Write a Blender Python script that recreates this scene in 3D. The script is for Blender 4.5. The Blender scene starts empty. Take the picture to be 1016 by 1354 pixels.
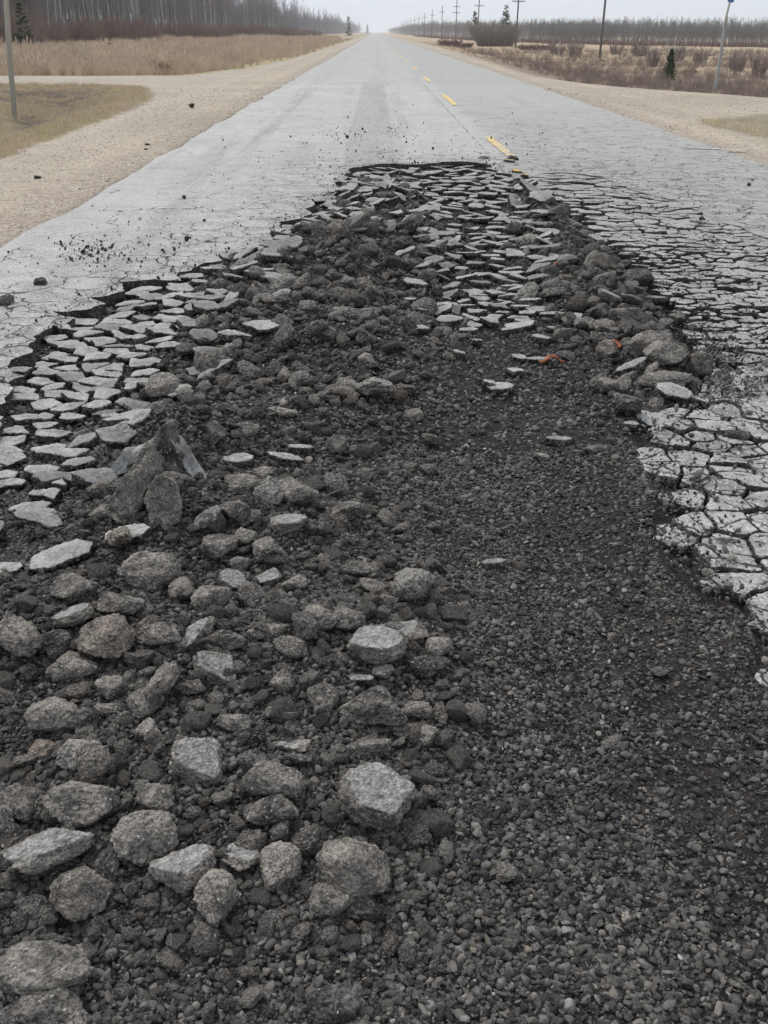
import bpy, bmesh, math, random
import numpy as np
from mathutils import Matrix, Vector, Euler
R = math.radians
sc = bpy.context.scene
col = sc.collection
random.seed(7)
rng = np.random.default_rng(11)

# ------------------------------------------------------------------ camera
F, CX, CY, CAM_H = 1250.0, 508.0, 677.0, 1.6
ROLL = R(0.6)
_v = Matrix.Rotation(ROLL, 3, 'Z') @ Vector(((497 - CX) / F, (CY - 42) / F, -1))
PITCH = math.atan(_v.y)
YAW = math.atan2(_v.x, math.sqrt(1 + _v.y ** 2))
CROT = Matrix.Rotation(YAW, 3, 'Z') @ Matrix.Rotation(R(90) - PITCH, 3, 'X') @ Matrix.Rotation(ROLL, 3, 'Z')
cam_d = bpy.data.cameras.new('camera')
cam = bpy.data.objects.new('camera', cam_d)
col.objects.link(cam)
cam.matrix_world = Matrix.Translation((0, 0, CAM_H)) @ CROT.to_4x4()
cam_d.sensor_fit = 'VERTICAL'
cam_d.sensor_height = 36.0
cam_d.lens = 36.0 * F / 1354.0
cam_d.clip_start = 0.05
cam_d.clip_end = 9000
sc.camera = cam

# ------------------------------------------------------------------ light
SUN_EL, SUN_AZ = R(50), R(-35)          # high, soft, from ahead and a little left
w = bpy.data.worlds.new('World')
sc.world = w
w.use_nodes = True
nt = w.node_tree
nt.nodes.clear()
sky = nt.nodes.new('ShaderNodeTexSky')
sky.sky_type = 'NISHITA'
sky.sun_disc = False
sky.sun_elevation = SUN_EL
sky.sun_rotation = SUN_AZ
sky.air_density = 1.0
sky.dust_density = 3.0
hs = nt.nodes.new('ShaderNodeHueSaturation')
hs.inputs['Saturation'].default_value = 0.30
mx = nt.nodes.new('ShaderNodeMix')
mx.data_type = 'RGBA'
mx.inputs['Factor'].default_value = 0.72     # the even cloud layer over the clear sky
mx.inputs['B'].default_value = (7.2, 7.8, 8.75, 1)
bg = nt.nodes.new('ShaderNodeBackground')
bg.inputs['Strength'].default_value = 0.088
wo = nt.nodes.new('ShaderNodeOutputWorld')
nt.links.new(sky.outputs[0], hs.inputs['Color'])
nt.links.new(hs.outputs[0], mx.inputs['A'])
nt.links.new(mx.outputs['Result'], bg.inputs['Color'])
nt.links.new(bg.outputs[0], wo.inputs['Surface'])
sun_d = bpy.data.lights.new('sun', 'SUN')
sun_d.energy = 1.5
sun_d.angle = R(12)
sun_d.color = (1.0, 0.97, 0.93)
sun = bpy.data.objects.new('sun', sun_d)
col.objects.link(sun)
_sd = Vector((math.sin(SUN_AZ) * math.cos(SUN_EL), math.cos(SUN_AZ) * math.cos(SUN_EL), math.sin(SUN_EL)))
sun.rotation_euler = _sd.to_track_quat('Z', 'Y').to_euler()
sun.location = (0, 0, 20)
sc.view_settings.view_transform = 'Standard'
sc.view_settings.look = 'None'
sc.view_settings.exposure = 0.48
sc.view_settings.gamma = 1.0
sc.cycles.max_bounces = 5
sc.cycles.diffuse_bounces = 3
sc.cycles.volume_bounces = 1

# ------------------------------------------------------------------ helpers
def ray(px, py):
    return CROT @ Vector(((px - CX) / F, -(py - CY) / F, -1))

def G(px, py, z=0.0):
    """where the photograph's pixel meets the level z"""
    d = ray(px, py)
    t = (z - CAM_H) / d.z
    return np.array([d.x * t, d.y * t])

def at_y(px, py, Y):
    """point at distance Y ahead seen at that pixel"""
    d = ray(px, py)
    t = Y / d.y
    return Vector((d.x * t, Y, CAM_H + d.z * t))

def poly(pts, z=0.0):
    return np.array([G(a, b, z) for a, b in pts])

def inside(P, X, Y):
    r = np.zeros(np.shape(X), bool)
    n = len(P)
    for i in range(n):
        x1, y1 = P[i]; x2, y2 = P[(i + 1) % n]
        if y1 == y2: continue
        c = ((y1 > Y) != (y2 > Y)) & (X < (x2 - x1) * (Y - y1) / (y2 - y1) + x1)
        r ^= c
    return r

def pdist(P, X, Y, closed=True):
    d = np.full(np.shape(X), 1e9)
    n = len(P)
    for i in range(n if closed else n - 1):
        a = P[i]; b = P[(i + 1) % n]
        ab = b - a
        L = max(ab @ ab, 1e-12)
        t = np.clip(((X - a[0]) * ab[0] + (Y - a[1]) * ab[1]) / L, 0, 1)
        d = np.minimum(d, np.hypot(X - a[0] - t * ab[0], Y - a[1] - t * ab[1]))
    return d

def sdist(P, X, Y):
    d = pdist(P, X, Y)
    return np.where(inside(P, X, Y), d, -d)

def sstep(a, b, x):
    t = np.clip((x - a) / (b - a), 0, 1)
    return t * t * (3 - 2 * t)

def _hash(ix, iy, iz, s):
    h = (ix * 374761393 + iy * 668265263 + iz * 2147483647 + s * 974634777) & 0xffffffff
    h = ((h ^ (h >> 13)) * 1274126177) & 0xffffffff
    h = ((h ^ (h >> 16)) * 2246822519) & 0xffffffff
    return ((h ^ (h >> 15)) & 0xffffff) / float(0xffffff)

def vn(p, s=0):
    """value noise 0..1, p is (n,3)"""
    p = np.asarray(p, float)
    i = np.floor(p).astype(np.int64)
    f = p - i
    f = f * f * (3 - 2 * f)
    x, y, z = i[:, 0], i[:, 1], i[:, 2]
    o = 0
    for dx in (0, 1):
        wx = f[:, 0] if dx else 1 - f[:, 0]
        for dy in (0, 1):
            wy = f[:, 1] if dy else 1 - f[:, 1]
            for dz in (0, 1):
                wz = f[:, 2] if dz else 1 - f[:, 2]
                o = o + wx * wy * wz * _hash(x + dx, y + dy, z + dz, s)
    return o

def fbm(p, s=0, o=3):
    a, t, r = 1.0, 0, 0
    for k in range(o):
        r = r + a * (vn(p * 2 ** k, s + k) - 0.5)
        t += a
        a *= 0.5
    return r / t

def fbm2(x, y, f, s=0, o=3):
    return fbm(np.stack([np.ravel(x) * f, np.ravel(y) * f, np.full(np.size(x), 0.37)], 1), s, o).reshape(np.shape(x))

def mesh_np(name, V, faces, mats=(), smooth=True, fmat=None, attrs=None):
    """faces: (n,k) array or list of such arrays"""
    me = bpy.data.meshes.new(name)
    if isinstance(faces, np.ndarray): faces = [faces]
    V = np.asarray(V, np.float32)
    me.vertices.add(len(V))
    me.vertices.foreach_set('co', V.ravel())
    loops = np.concatenate([f.ravel() for f in faces]).astype(np.int32)
    tot = np.concatenate([np.full(len(f), f.shape[1]) for f in faces]).astype(np.int32)
    st = np.concatenate([[0], np.cumsum(tot)[:-1]]).astype(np.int32)
    me.loops.add(len(loops))
    me.loops.foreach_set('vertex_index', loops)
    me.polygons.add(len(tot))
    me.polygons.foreach_set('loop_start', st)
    me.polygons.foreach_set('loop_total', tot)
    for m in mats: me.materials.append(m)
    if fmat is not None: me.polygons.foreach_set('material_index', np.asarray(fmat, np.int32))
    me.polygons.foreach_set('use_smooth', np.full(len(tot), smooth))
    for k, a in (attrs or {}).items():
        a = np.asarray(a, np.float32)
        if a.ndim == 1:
            t = me.attributes.new(k, 'FLOAT', 'POINT'); t.data.foreach_set('value', a)
        elif a.shape[1] == 3:
            a = np.concatenate([a, np.ones((len(a), 1), np.float32)], 1)
            t = me.attributes.new(k, 'FLOAT_COLOR', 'POINT'); t.data.foreach_set('color', a.ravel())
    me.update(calc_edges=True)
    me.validate()
    return me

def tag(o, label=None, cat=None, group=None, kind=None):
    if label: o['label'] = label
    if cat: o['category'] = cat
    if group: o['group'] = group
    if kind: o['kind'] = kind
    return o

def link(name, data, parent=None, loc=(0, 0, 0), rot=(0, 0, 0)):
    o = bpy.data.objects.new(name, data)
    col.objects.link(o)
    o.location = loc
    o.rotation_euler = rot
    if parent: o.parent = parent
    return o

# ------------------------------------------------------------------ node helper
class M:
    def __init__(s, name, rough=0.9, spec=0.25):
        s.m = bpy.data.materials.new(name); s.m.use_nodes = True
        s.t = s.m.node_tree
        s.t.nodes.clear()
        s.out = s.t.nodes.new('ShaderNodeOutputMaterial')
        s.b = s.t.nodes.new('ShaderNodeBsdfPrincipled')
        s.b.inputs['Roughness'].default_value = rough
        s.b.inputs['Specular IOR Level'].default_value = spec
        s.t.links.new(s.b.outputs[0], s.out.inputs['Surface'])
    def set(s, sock, v):
        if isinstance(v, bpy.types.NodeSocket): s.t.links.new(v, sock)
        elif v is not None:
            if isinstance(v, (tuple, list)) and len(v) == 3 and sock.type == 'RGBA': v = (*v, 1)
            sock.default_value = v
    def n(s, typ, **kw):
        nd = s.t.nodes.new('ShaderNode' + typ)
        for k, v in kw.items(): setattr(nd, k, v)
        return nd
    def ma(s, op, a, b=None, c=None, clamp=False):
        nd = s.n('Math', operation=op, use_clamp=clamp)
        s.set(nd.inputs[0], a); s.set(nd.inputs[1], b); s.set(nd.inputs[2], c)
        return nd.outputs[0]
    def mix(s, f, a, b, mode='MIX'):
        nd = s.n('Mix', data_type='RGBA', blend_type=mode)
        s.set(nd.inputs['Factor'], f); s.set(nd.inputs['A'], a); s.set(nd.inputs['B'], b)
        return nd.outputs['Result']
    def mr(s, v, a, b, c=0.0, d=1.0, smooth=True):
        nd = s.n('MapRange', interpolation_type='SMOOTHSTEP' if smooth else 'LINEAR')
        for i, q in enumerate((v, a, b, c, d)): s.set(nd.inputs[i], q)
        return nd.outputs[0]
    def noise(s, co, scale, detail=3, rough=0.55, dist=0.0, color=False):
        nd = s.n('TexNoise')
        s.set(nd.inputs['Vector'], co); nd.inputs['Scale'].default_value = scale
        nd.inputs['Detail'].default_value = detail; nd.inputs['Roughness'].default_value = rough
        nd.inputs['Distortion'].default_value = dist
        return nd.outputs['Color' if color else 'Fac']
    def vor(s, co, scale, feature='F1', out='Distance', rnd=1.0):
        nd = s.n('TexVoronoi', feature=feature)
        s.set(nd.inputs['Vector'], co); nd.inputs['Scale'].default_value = scale
        nd.inputs['Randomness'].default_value = rnd
        return nd.outputs[out]
    def vm(s, op, a, b=None, sc=None):
        nd = s.n('VectorMath', operation=op)
        s.set(nd.inputs[0], a); s.set(nd.inputs[1], b)
        if sc is not None: s.set(nd.inputs['Scale'], sc)
        return nd.outputs[0]
    def attr(s, name, typ='GEOMETRY', out='Fac'):
        nd = s.n('Attribute', attribute_type=typ, attribute_name=name)
        return nd.outputs[out]
    def bump(s, h, strength, dist, normal=None):
        nd = s.n('Bump'); s.set(nd.inputs['Height'], h)
        nd.inputs['Strength'].default_value = strength
        nd.inputs['Distance'].default_value = dist
        if normal is not None: s.set(nd.inputs['Normal'], normal)
        return nd.outputs[0]
    def fin(s, color, normal=None, rough=None):
        s.set(s.b.inputs['Base Color'], color)
        if normal is not None: s.set(s.b.inputs['Normal'], normal)
        if rough is not None: s.set(s.b.inputs['Roughness'], rough)
        return s.m

def warp(m, co, scale, amt):
    c = m.noise(co, scale, 2, 0.5, color=True)
    c = m.vm('SUBTRACT', c, (0.5, 0.5, 0.5))
    return m.vm('ADD', co, m.vm('SCALE', c, sc=amt))

# road surface: weathered pale asphalt
def mat_road():
    m = M('weathered_asphalt', 0.92, 0.2)
    geo = m.n('NewGeometry')
    P = geo.outputs['Position']
    sep = m.n('SeparateXYZ'); m.set(sep.inputs[0], P)
    X, Y = sep.outputs[0], sep.outputs[1]
    big = m.noise(P, 0.55, 4, 0.6)
    mid = m.noise(P, 3.2, 4, 0.65)
    streak_co = m.vm('MULTIPLY', P, (2.2, 0.12, 1.0))
    streak = m.noise(streak_co, 1.0, 4, 0.6)
    trans = m.noise(m.vm('MULTIPLY', P, (1.2, 14.0, 1.0)), 1.0, 3, 0.6)
    c = m.mix(m.mr(big, 0.3, 0.7), (0.43, 0.418, 0.39), (0.51, 0.497, 0.465))
    c = m.mix(m.ma('MULTIPLY', m.mr(mid, 0.46, 0.72), 0.5), c, (0.30, 0.295, 0.285))
    c = m.mix(m.ma('MULTIPLY', m.mr(streak, 0.48, 0.75), 0.6), c, (0.30, 0.293, 0.28))
    wheel = m.ma('ABSOLUTE', m.ma('SUBTRACT', m.ma('ABSOLUTE', m.ma('ADD', X, 0.9)), 1.15))
    wheel = m.ma('MULTIPLY', m.mr(wheel, 0.55, 0.1), m.mr(m.noise(streak_co, 2.0, 3, 0.6), 0.38, 0.65))
    c = m.mix(m.ma('MULTIPLY', wheel, 0.45), c, (0.27, 0.265, 0.255))
    grain = m.noise(m.vm('MULTIPLY', P, (7.0, 19.0, 7.0)), 1.0, 5, 0.75)
    c = m.mix(m.ma('MULTIPLY', m.mr(grain, 0.52, 0.68), 0.55), c, (0.27, 0.262, 0.25))
    c = m.mix(m.ma('MULTIPLY', m.mr(grain, 0.47, 0.33), 0.5), c, (0.60, 0.585, 0.55))
    seam = m.ma('ABSOLUTE', m.ma('SUBTRACT', m.ma('ADD', X, m.ma('MULTIPLY', m.noise(P, 0.8, 4, 0.7), 0.10)), 1.72))
    c = m.mix(m.ma('MULTIPLY', m.ma('MULTIPLY', m.mr(seam, 0.022, 0.006), m.mr(m.noise(P, 1.9, 3, 0.6), 0.46, 0.54)), 0.8), c, (0.05, 0.048, 0.045))
    c = m.mix(m.ma('MULTIPLY', m.mr(trans, 0.55, 0.8), 0.28), c, (0.27, 0.265, 0.26))
    # older grey surface beyond the pale resurfaced stretch, and the darker strip between wheel tracks
    wob = m.ma('MULTIPLY', m.ma('SUBTRACT', m.noise(P, 1.4, 3, 0.6), 0.5), 0.7)
    old = m.mr(m.ma('ADD', Y, m.ma('MULTIPLY', wob, 3.0)), 34.5, 36.0)
    c = m.mix(m.ma('MULTIPLY', old, 0.35), c, (0.36, 0.352, 0.335))
    rl = m.mr(m.ma('ADD', X, m.ma('MULTIPLY', wob, 0.5)), 1.7, 2.2)
    c = m.mix(m.ma('MULTIPLY', rl, 0.45), c, (0.33, 0.325, 0.31))
    sx = m.ma('ABSOLUTE', m.ma('ADD', m.ma('ADD', X, 0.07), m.ma('MULTIPLY', wob, 0.18)))
    strip = m.ma('MULTIPLY', m.mr(sx, 0.42, 0.33), m.mr(Y, 40.0, 33.0))
    c = m.mix(m.ma('MULTIPLY', strip, m.mr(m.noise(P, 5, 5, 0.75), 0.35, 0.65, 0.25, 0.8)), c, (0.285, 0.283, 0.28))
    # aggregate
    ag = m.vor(P, 105, out='Color')
    agb = m.n('SeparateColor'); m.set(agb.inputs[0], ag)
    grime = m.ma('MULTIPLY', m.attr('crack'), m.mr(m.noise(P, 3.7, 5, 0.7), 0.42, 0.66))
    c = m.mix(m.ma('MULTIPLY', m.attr('crack'), 0.34), c, (0.25, 0.238, 0.218))
    c = m.mix(m.ma('MULTIPLY', grime, 0.66), c, (0.12, 0.115, 0.108))
    c = m.mix(m.ma('MULTIPLY', m.mr(agb.outputs[0], 0.70, 0.8), 0.55), c, (0.17, 0.165, 0.16))
    c = m.mix(m.ma('MULTIPLY', m.mr(agb.outputs[1], 0.80, 0.9), 0.5), c, (0.62, 0.61, 0.585))
    pit = m.mr(m.noise(P, 42, 2, 0.6), 0.68, 0.75)
    pitz = m.mr(m.noise(P, 0.9, 3, 0.6), 0.42, 0.62)
    c = m.mix(m.ma('MULTIPLY', m.ma('MULTIPLY', pit, pitz), 0.85), c, (0.055, 0.053, 0.05))
    # cracks: mask grows towards the break-up
    cm = m.attr('crack')
    pw = warp(m, P, 5.0, 0.16)
    pw = warp(m, pw, 22.0, 0.035)
    e1 = m.vor(pw, 3.1, 'DISTANCE_TO_EDGE')
    e2 = m.vor(pw, 6.3, 'DISTANCE_TO_EDGE')
    brk = m.noise(P, 2.3, 3, 0.6)
    k1 = m.ma('MULTIPLY', m.mr(e1, 0.022, 0.007), m.mr(m.ma('ADD', brk, m.ma('MULTIPLY', cm, 0.30)), 0.60, 0.68))
    k2 = m.ma('MULTIPLY', m.mr(e2, 0.035, 0.012), m.mr(m.ma('ADD', m.noise(P, 4.1, 3, 0.6), m.ma('MULTIPLY', cm, 0.22)), 0.70, 0.80))
    k = m.ma('MAXIMUM', k1, k2)
    c = m.mix(m.ma('MULTIPLY', k, 0.93), c, (0.025, 0.024, 0.023))
    h = m.ma('SUBTRACT', m.ma('MULTIPLY', m.noise(P, 130, 2, 0.6), 0.35), k)
    h = m.ma('ADD', h, m.ma('MULTIPLY', mid, 0.4))
    h = m.ma('SUBTRACT', h, m.ma('MULTIPLY', m.ma('MULTIPLY', pit, pitz), 0.7))
    return m.fin(c, m.bump(h, 0.8, 0.006))

def mat_black(name='bitumen_edge'):
    m = M(name, 0.85, 0.3)
    co = m.n('NewGeometry').outputs['Position']
    ag = m.n('SeparateColor'); m.set(ag.inputs[0], m.vor(co, 85, out='Color'))
    c = m.mix(m.noise(co, 14, 4, 0.65), (0.018, 0.017, 0.017), (0.085, 0.08, 0.074))
    c = m.mix(m.ma('MULTIPLY', m.mr(ag.outputs[0], 0.80, 0.88), 0.5), c, (0.25, 0.24, 0.22))
    h = m.ma('ADD', m.vor(co, 85), m.noise(co, 30, 3, 0.6))
    return m.fin(c, m.bump(h, 0.9, 0.01))

def tone_of(m):
    """tone: object colour on single objects, an attribute on scattered stones"""
    oi = m.n('ObjectInfo')
    sep = m.n('SeparateColor'); m.set(sep.inputs[0], oi.outputs['Color'])
    return sep, oi.outputs['Random']

def mat_rock():
    m = M('broken_asphalt', 0.88, 0.3)
    tc = m.n('TexCoord')
    sep, rnd = tone_of(m)
    off = m.n('CombineXYZ'); m.set(off.inputs[0], m.ma('MULTIPLY', rnd, 37.0)); m.set(off.inputs[1], m.ma('MULTIPLY', rnd, 91.0))
    co = m.vm('ADD', tc.outputs['Object'], off.outputs[0])
    tone, warm = sep.outputs[0], sep.outputs[1]
    n1 = m.noise(co, 11, 5, 0.7)
    n2 = m.noise(co, 55, 3, 0.6)
    dark = (0.028, 0.027, 0.027)
    light = m.mix(warm, (0.34, 0.322, 0.288), (0.34, 0.275, 0.22))
    f = m.ma('ADD', m.ma('MULTIPLY', m.ma('SUBTRACT', n1, 0.5), 2.6), tone)
    f = m.ma('ADD', f, m.ma('MULTIPLY', m.ma('SUBTRACT', m.noise(co, 28, 4, 0.7), 0.5), 1.1))
    f = m.ma('ADD', f, m.ma('MULTIPLY', m.ma('SUBTRACT', n2, 0.5), 1.2), clamp=True)
    c = m.mix(f, dark, light)
    ag = m.n('SeparateColor'); m.set(ag.inputs[0], m.vor(warp(m, co, 90, 0.008), 210, out='Color'))
    c = m.mix(m.ma('MULTIPLY', m.mr(ag.outputs[0], 0.74, 0.86), 0.16), c, (0.40, 0.38, 0.34))
    c = m.mix(m.ma('MULTIPLY', m.mr(ag.outputs[1], 0.66, 0.8), 0.55), c, (0.03, 0.029, 0.028))
    c = m.mix(m.ma('MULTIPLY', m.mr(ag.outputs[2], 0.985, 0.99), 0.6), c, (0.60, 0.57, 0.52))
    # the old road surface still on one face
    top = m.attr('top')
    tf = m.ma('MULTIPLY', m.mr(m.ma('ADD', top, m.ma('ADD', m.ma('MULTIPLY', m.ma('SUBTRACT', n1, 0.5), 2.4), m.ma('MULTIPLY', m.ma('SUBTRACT', n2, 0.5), 0.9))), 0.50, 0.85), 0.85)
    tc2 = m.mix(m.mr(n2, 0.35, 0.7), (0.24, 0.233, 0.22), (0.44, 0.43, 0.405))
    tc2 = m.mix(m.ma('MULTIPLY', m.mr(ag.outputs[1], 0.74, 0.8), 0.6), tc2, (0.14, 0.135, 0.13))
    c = m.mix(tf, c, tc2)
    h = m.ma('ADD', m.ma('MULTIPLY', m.vor(co, 100), 0.5), m.ma('MULTIPLY', n2, 1.0))
    h = m.ma('ADD', h, m.ma('MULTIPLY', m.noise(co, 190, 2, 0.6), 0.4))
    h = m.ma('ADD', h, m.ma('MULTIPLY', m.noise(co, 24, 4, 0.7), 2.0))
    return m.fin(c, m.bump(h, 1.0, 0.012))

def mat_plate(yellow=False):
    m = M('yellow_painted_asphalt' if yellow else 'asphalt_piece', 0.92, 0.2)
    tc = m.n('TexCoord')
    sep, rnd = tone_of(m)
    off = m.n('CombineXYZ'); m.set(off.inputs[0], m.ma('MULTIPLY', rnd, 37.0)); m.set(off.inputs[1], m.ma('MULTIPLY', rnd, 91.0))
    co = m.vm('ADD', tc.outputs['Object'], off.outputs[0])
    n1 = m.noise(co, 9, 4, 0.65); n2 = m.noise(co, 60, 3, 0.6)
    ag = m.n('SeparateColor'); m.set(ag.inputs[0], m.vor(co, 105, out='Color'))
    tone = sep.outputs[0]
    if yellow:
        t = m.mix(m.mr(n1, 0.5, 0.6), (0.66, 0.42, 0.06), (0.40, 0.385, 0.36))
    else:
        t = m.mix(m.mr(n1, 0.3, 0.7), (0.28, 0.272, 0.256), (0.44, 0.43, 0.405))
        t = m.mix(m.ma('SUBTRACT', 1.0, tone, clamp=True), t, (0.13, 0.125, 0.12))
    t = m.mix(m.ma('MULTIPLY', m.mr(ag.outputs[0], 0.72, 0.8), 0.5), t, (0.16, 0.155, 0.15))
    t = m.mix(m.ma('MULTIPLY', m.mr(ag.outputs[1], 0.84, 0.9), 0.22), t, (0.55, 0.54, 0.51))
    t = m.mix(m.ma('MULTIPLY', m.mr(m.noise(co, 5, 4, 0.7), 0.5, 0.66), 0.4), t, (0.15, 0.143, 0.133))
    s = m.mix(m.mr(m.ma('ADD', n1, m.ma('SUBTRACT', n2, 0.5)), 0.35, 0.8), (0.022, 0.021, 0.021), (0.13, 0.122, 0.11))
    s = m.mix(m.ma('MULTIPLY', m.mr(ag.outputs[0], 0.8, 0.86), 0.5), s, (0.3, 0.29, 0.26))
    top = m.attr('top')
    tf = m.mr(m.ma('ADD', top, m.ma('MULTIPLY', m.ma('SUBTRACT', n2, 0.5), 0.9)), 0.42, 0.6)
    c = m.mix(tf, s, t)
    h = m.ma('ADD', m.ma('MULTIPLY', m.vor(co, 105), 0.4), m.ma('MULTIPLY', n2, 0.8))
    return m.fin(c, m.bump(h, 0.7, 0.007))

def mat_pebble():
    m = M('loose_gravel', 0.62, 0.4)
    tc = m.n('TexCoord')
    tone = m.attr('tone', 'INSTANCER'); warm = m.attr('warm', 'INSTANCER')
    rnd = m.n('ObjectInfo').outputs['Random']
    off = m.n('CombineXYZ'); m.set(off.inputs[0], m.ma('MULTIPLY', rnd, 37.0)); m.set(off.inputs[1], m.ma('MULTIPLY', rnd, 91.0))
    co = m.vm('ADD', tc.outputs['Object'], off.outputs[0])
    n1 = m.noise(co, 1.6, 4, 0.7); n2 = m.noise(co, 9, 2, 0.6)
    light = m.mix(warm, (0.315, 0.304, 0.285), (0.37, 0.31, 0.24))
    f = m.ma('ADD', tone, m.ma('MULTIPLY', m.ma('SUBTRACT', n1, 0.5), m.ma('ADD', 0.2, m.ma('MULTIPLY', tone, 1.8))), clamp=True)
    c = m.mix(f, (0.013, 0.013, 0.0135), light)
    c = m.mix(m.mr(tone, 0.93, 1.0), c, (0.42, 0.40, 0.37))
    c = m.mix(m.ma('MULTIPLY', m.mr(n2, 0.62, 0.7), 0.3), c, (0.30, 0.28, 0.25))
    return m.fin(c, m.bump(n2, 0.5, 0.004))

def mat_clod():
    m = M('crumbled_asphalt', 0.88, 0.3)
    tc = m.n('TexCoord')
    tone = m.attr('tone', 'INSTANCER'); warm = m.attr('warm', 'INSTANCER')
    rnd = m.n('ObjectInfo').outputs['Random']
    off = m.n('CombineXYZ'); m.set(off.inputs[0], m.ma('MULTIPLY', rnd, 37.0)); m.set(off.inputs[1], m.ma('MULTIPLY', rnd, 91.0))
    co = m.vm('ADD', tc.outputs['Object'], off.outputs[0])
    n1 = m.noise(co, 1.3, 5, 0.75); n2 = m.noise(co, 6, 3, 0.65)
    f = m.ma('ADD', m.ma('ADD', tone, m.ma('MULTIPLY', m.ma('SUBTRACT', n1, 0.5), 1.5)), m.ma('MULTIPLY', m.ma('SUBTRACT', n2, 0.5), 1.0), clamp=True)
    c = m.mix(f, (0.020, 0.0195, 0.0195), m.mix(warm, (0.30, 0.29, 0.265), (0.31, 0.25, 0.20)))
    ag = m.n('SeparateColor'); m.set(ag.inputs[0], m.vor(co, 7, out='Color'))
    c = m.mix(m.ma('MULTIPLY', m.mr(ag.outputs[0], 0.74, 0.86), 0.4), c, (0.38, 0.36, 0.32))
    c = m.mix(m.ma('MULTIPLY', m.mr(ag.outputs[1], 0.66, 0.8), 0.6), c, (0.025, 0.024, 0.023))
    h = m.ma('ADD', m.vor(co, 7), m.ma('MULTIPLY', m.noise(co, 5, 4, 0.7), 1.2))
    return m.fin(c, m.bump(h, 0.9, 0.012))

def mat_soil():
    m = M('tarry_soil', 0.95, 0.15)
    P = m.n('NewGeometry').outputs['Position']
    n0 = m.noise(P, 1.3, 4, 0.6); n1 = m.noise(P, 18, 4, 0.7); n2 = m.noise(P, 120, 3, 0.6)
    c = m.mix(m.mr(n0, 0.35, 0.65), (0.015, 0.0142, 0.0138), (0.030, 0.0262, 0.0238))
    c = m.mix(m.mr(n1, 0.45, 0.75), c, (0.075, 0.066, 0.058))
    ag = m.n('SeparateColor'); m.set(ag.inputs[0], m.vor(P, 160, out='Color'))
    c = m.mix(m.ma('MULTIPLY', m.mr(ag.outputs[0], 0.86, 0.9), 0.4), c, (0.15, 0.135, 0.118))
    h = m.ma('ADD', m.ma('MULTIPLY', n2, 0.5), m.ma('ADD', m.ma('MULTIPLY', m.vor(P, 160), 0.7), n1))
    return m.fin(c, m.bump(h, 0.9, 0.01))

def mat_ground():
    m = M('roadside_ground', 0.95, 0.1)
    P = m.n('NewGeometry').outputs['Position']
    c = m.attr('col', out='Color')
    gr = m.attr('gravelly')
    n1 = m.noise(P, 6, 5, 0.7); n2 = m.noise(P, 45, 4, 0.7)
    c = m.mix(m.mr(n1, 0.4, 0.75), c, m.mix(1.0, c, (0.72, 0.70, 0.68), 'MULTIPLY'))
    c = m.mix(m.ma('MULTIPLY', m.mr(n2, 0.5, 0.7), 0.6), c, m.mix(1.0, c, (0.62, 0.60, 0.58), 'MULTIPLY'))
    ag = m.n('SeparateColor'); m.set(ag.inputs[0], m.vor(P, 38, out='Color'))
    c = m.mix(m.ma('MULTIPLY', m.ma('MULTIPLY', m.mr(ag.outputs[0], 0.72, 0.8), gr), 0.55), c, (0.20, 0.165, 0.13))
    c = m.mix(m.ma('MULTIPLY', m.ma('MULTIPLY', m.mr(ag.outputs[1], 0.78, 0.86), gr), 0.6), c, (0.60, 0.55, 0.48))
    h = m.ma('ADD', m.ma('MULTIPLY', m.vor(P, 38), 0.5), m.ma('ADD', n1, n2))
    return m.fin(c, m.bump(h, 0.8, 0.02))

def mat_plain(name, c1, c2, scale=8, rough=0.85, stretch=(1, 1, 1), bd=0.01, coord='Object', inst=False):
    m = M(name, rough, 0.2)
    co = m.vm('MULTIPLY', m.n('TexCoord').outputs[coord], stretch)
    n1 = m.noise(co, scale, 4, 0.65)
    c = m.mix(m.mr(n1, 0.3, 0.7), c1, c2)
    rnd = m.n('ObjectInfo').outputs['Random']
    c = m.mix(m.ma('MULTIPLY', rnd, 0.5), c, m.mix(1.0, c, (0.6, 0.6, 0.6), 'MULTIPLY'))
    if inst:
        t = m.attr('tone', 'INSTANCER')
        c = m.mix(t, c, m.mix(1.0, c, (1.45, 1.4, 1.3), 'MULTIPLY'))
    return m.fin(c, m.bump(n1, 0.5, bd))

ROAD, BLACK, ROCK, PLATE, YPLATE = mat_road(), mat_black(), mat_rock(), mat_plate(), mat_plate(True)
PEB, CLOD, SOIL, GROUND = mat_pebble(), mat_clod(), mat_soil(), mat_ground()

# ------------------------------------------------------------------ layout of the broken stretch
RL, RR, RC = -3.02, 5.44, 1.96           # left edge, right edge and painted line of the road
def jag(P, amp, it, seed):
    rr = random.Random(seed)
    P = [np.array(p, float) for p in P]
    for k in range(it):
        Q = []
        for a, b in zip(P[:-1], P[1:]):
            d = b - a; L = np.hypot(*d)
            Q.append(a)
            if L > 0.07:
                nrm = np.array([-d[1], d[0]]) / L
                Q.append(a + d * rr.uniform(0.35, 0.65) + nrm * rr.uniform(-1, 1) * min(amp * L, 0.10))
        Q.append(P[-1]); P = Q
    return P
_left_px = [(4, 560), (12, 520), (28, 470), (44, 445), (70, 430), (95, 436), (100, 420), (72, 412), (140, 402), (118, 392), (165, 384), (158, 373),
            (240, 371), (262, 352), (330, 342), (352, 330), (346, 318), (372, 305), (368, 294), (402, 286), (415, 262), (447, 252), (455, 232), (480, 220),
            (520, 216), (560, 217), (610, 213), (640, 216), (655, 228), (690, 236)]
_left = [np.array([-2.35, -4.0]), np.array([-2.3, 1.5]), np.array([-2.22, 2.9])] + [G(*p) for p in _left_px]
LEFT_EDGE = jag(_left, 0.22, 3, 3)
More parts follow.
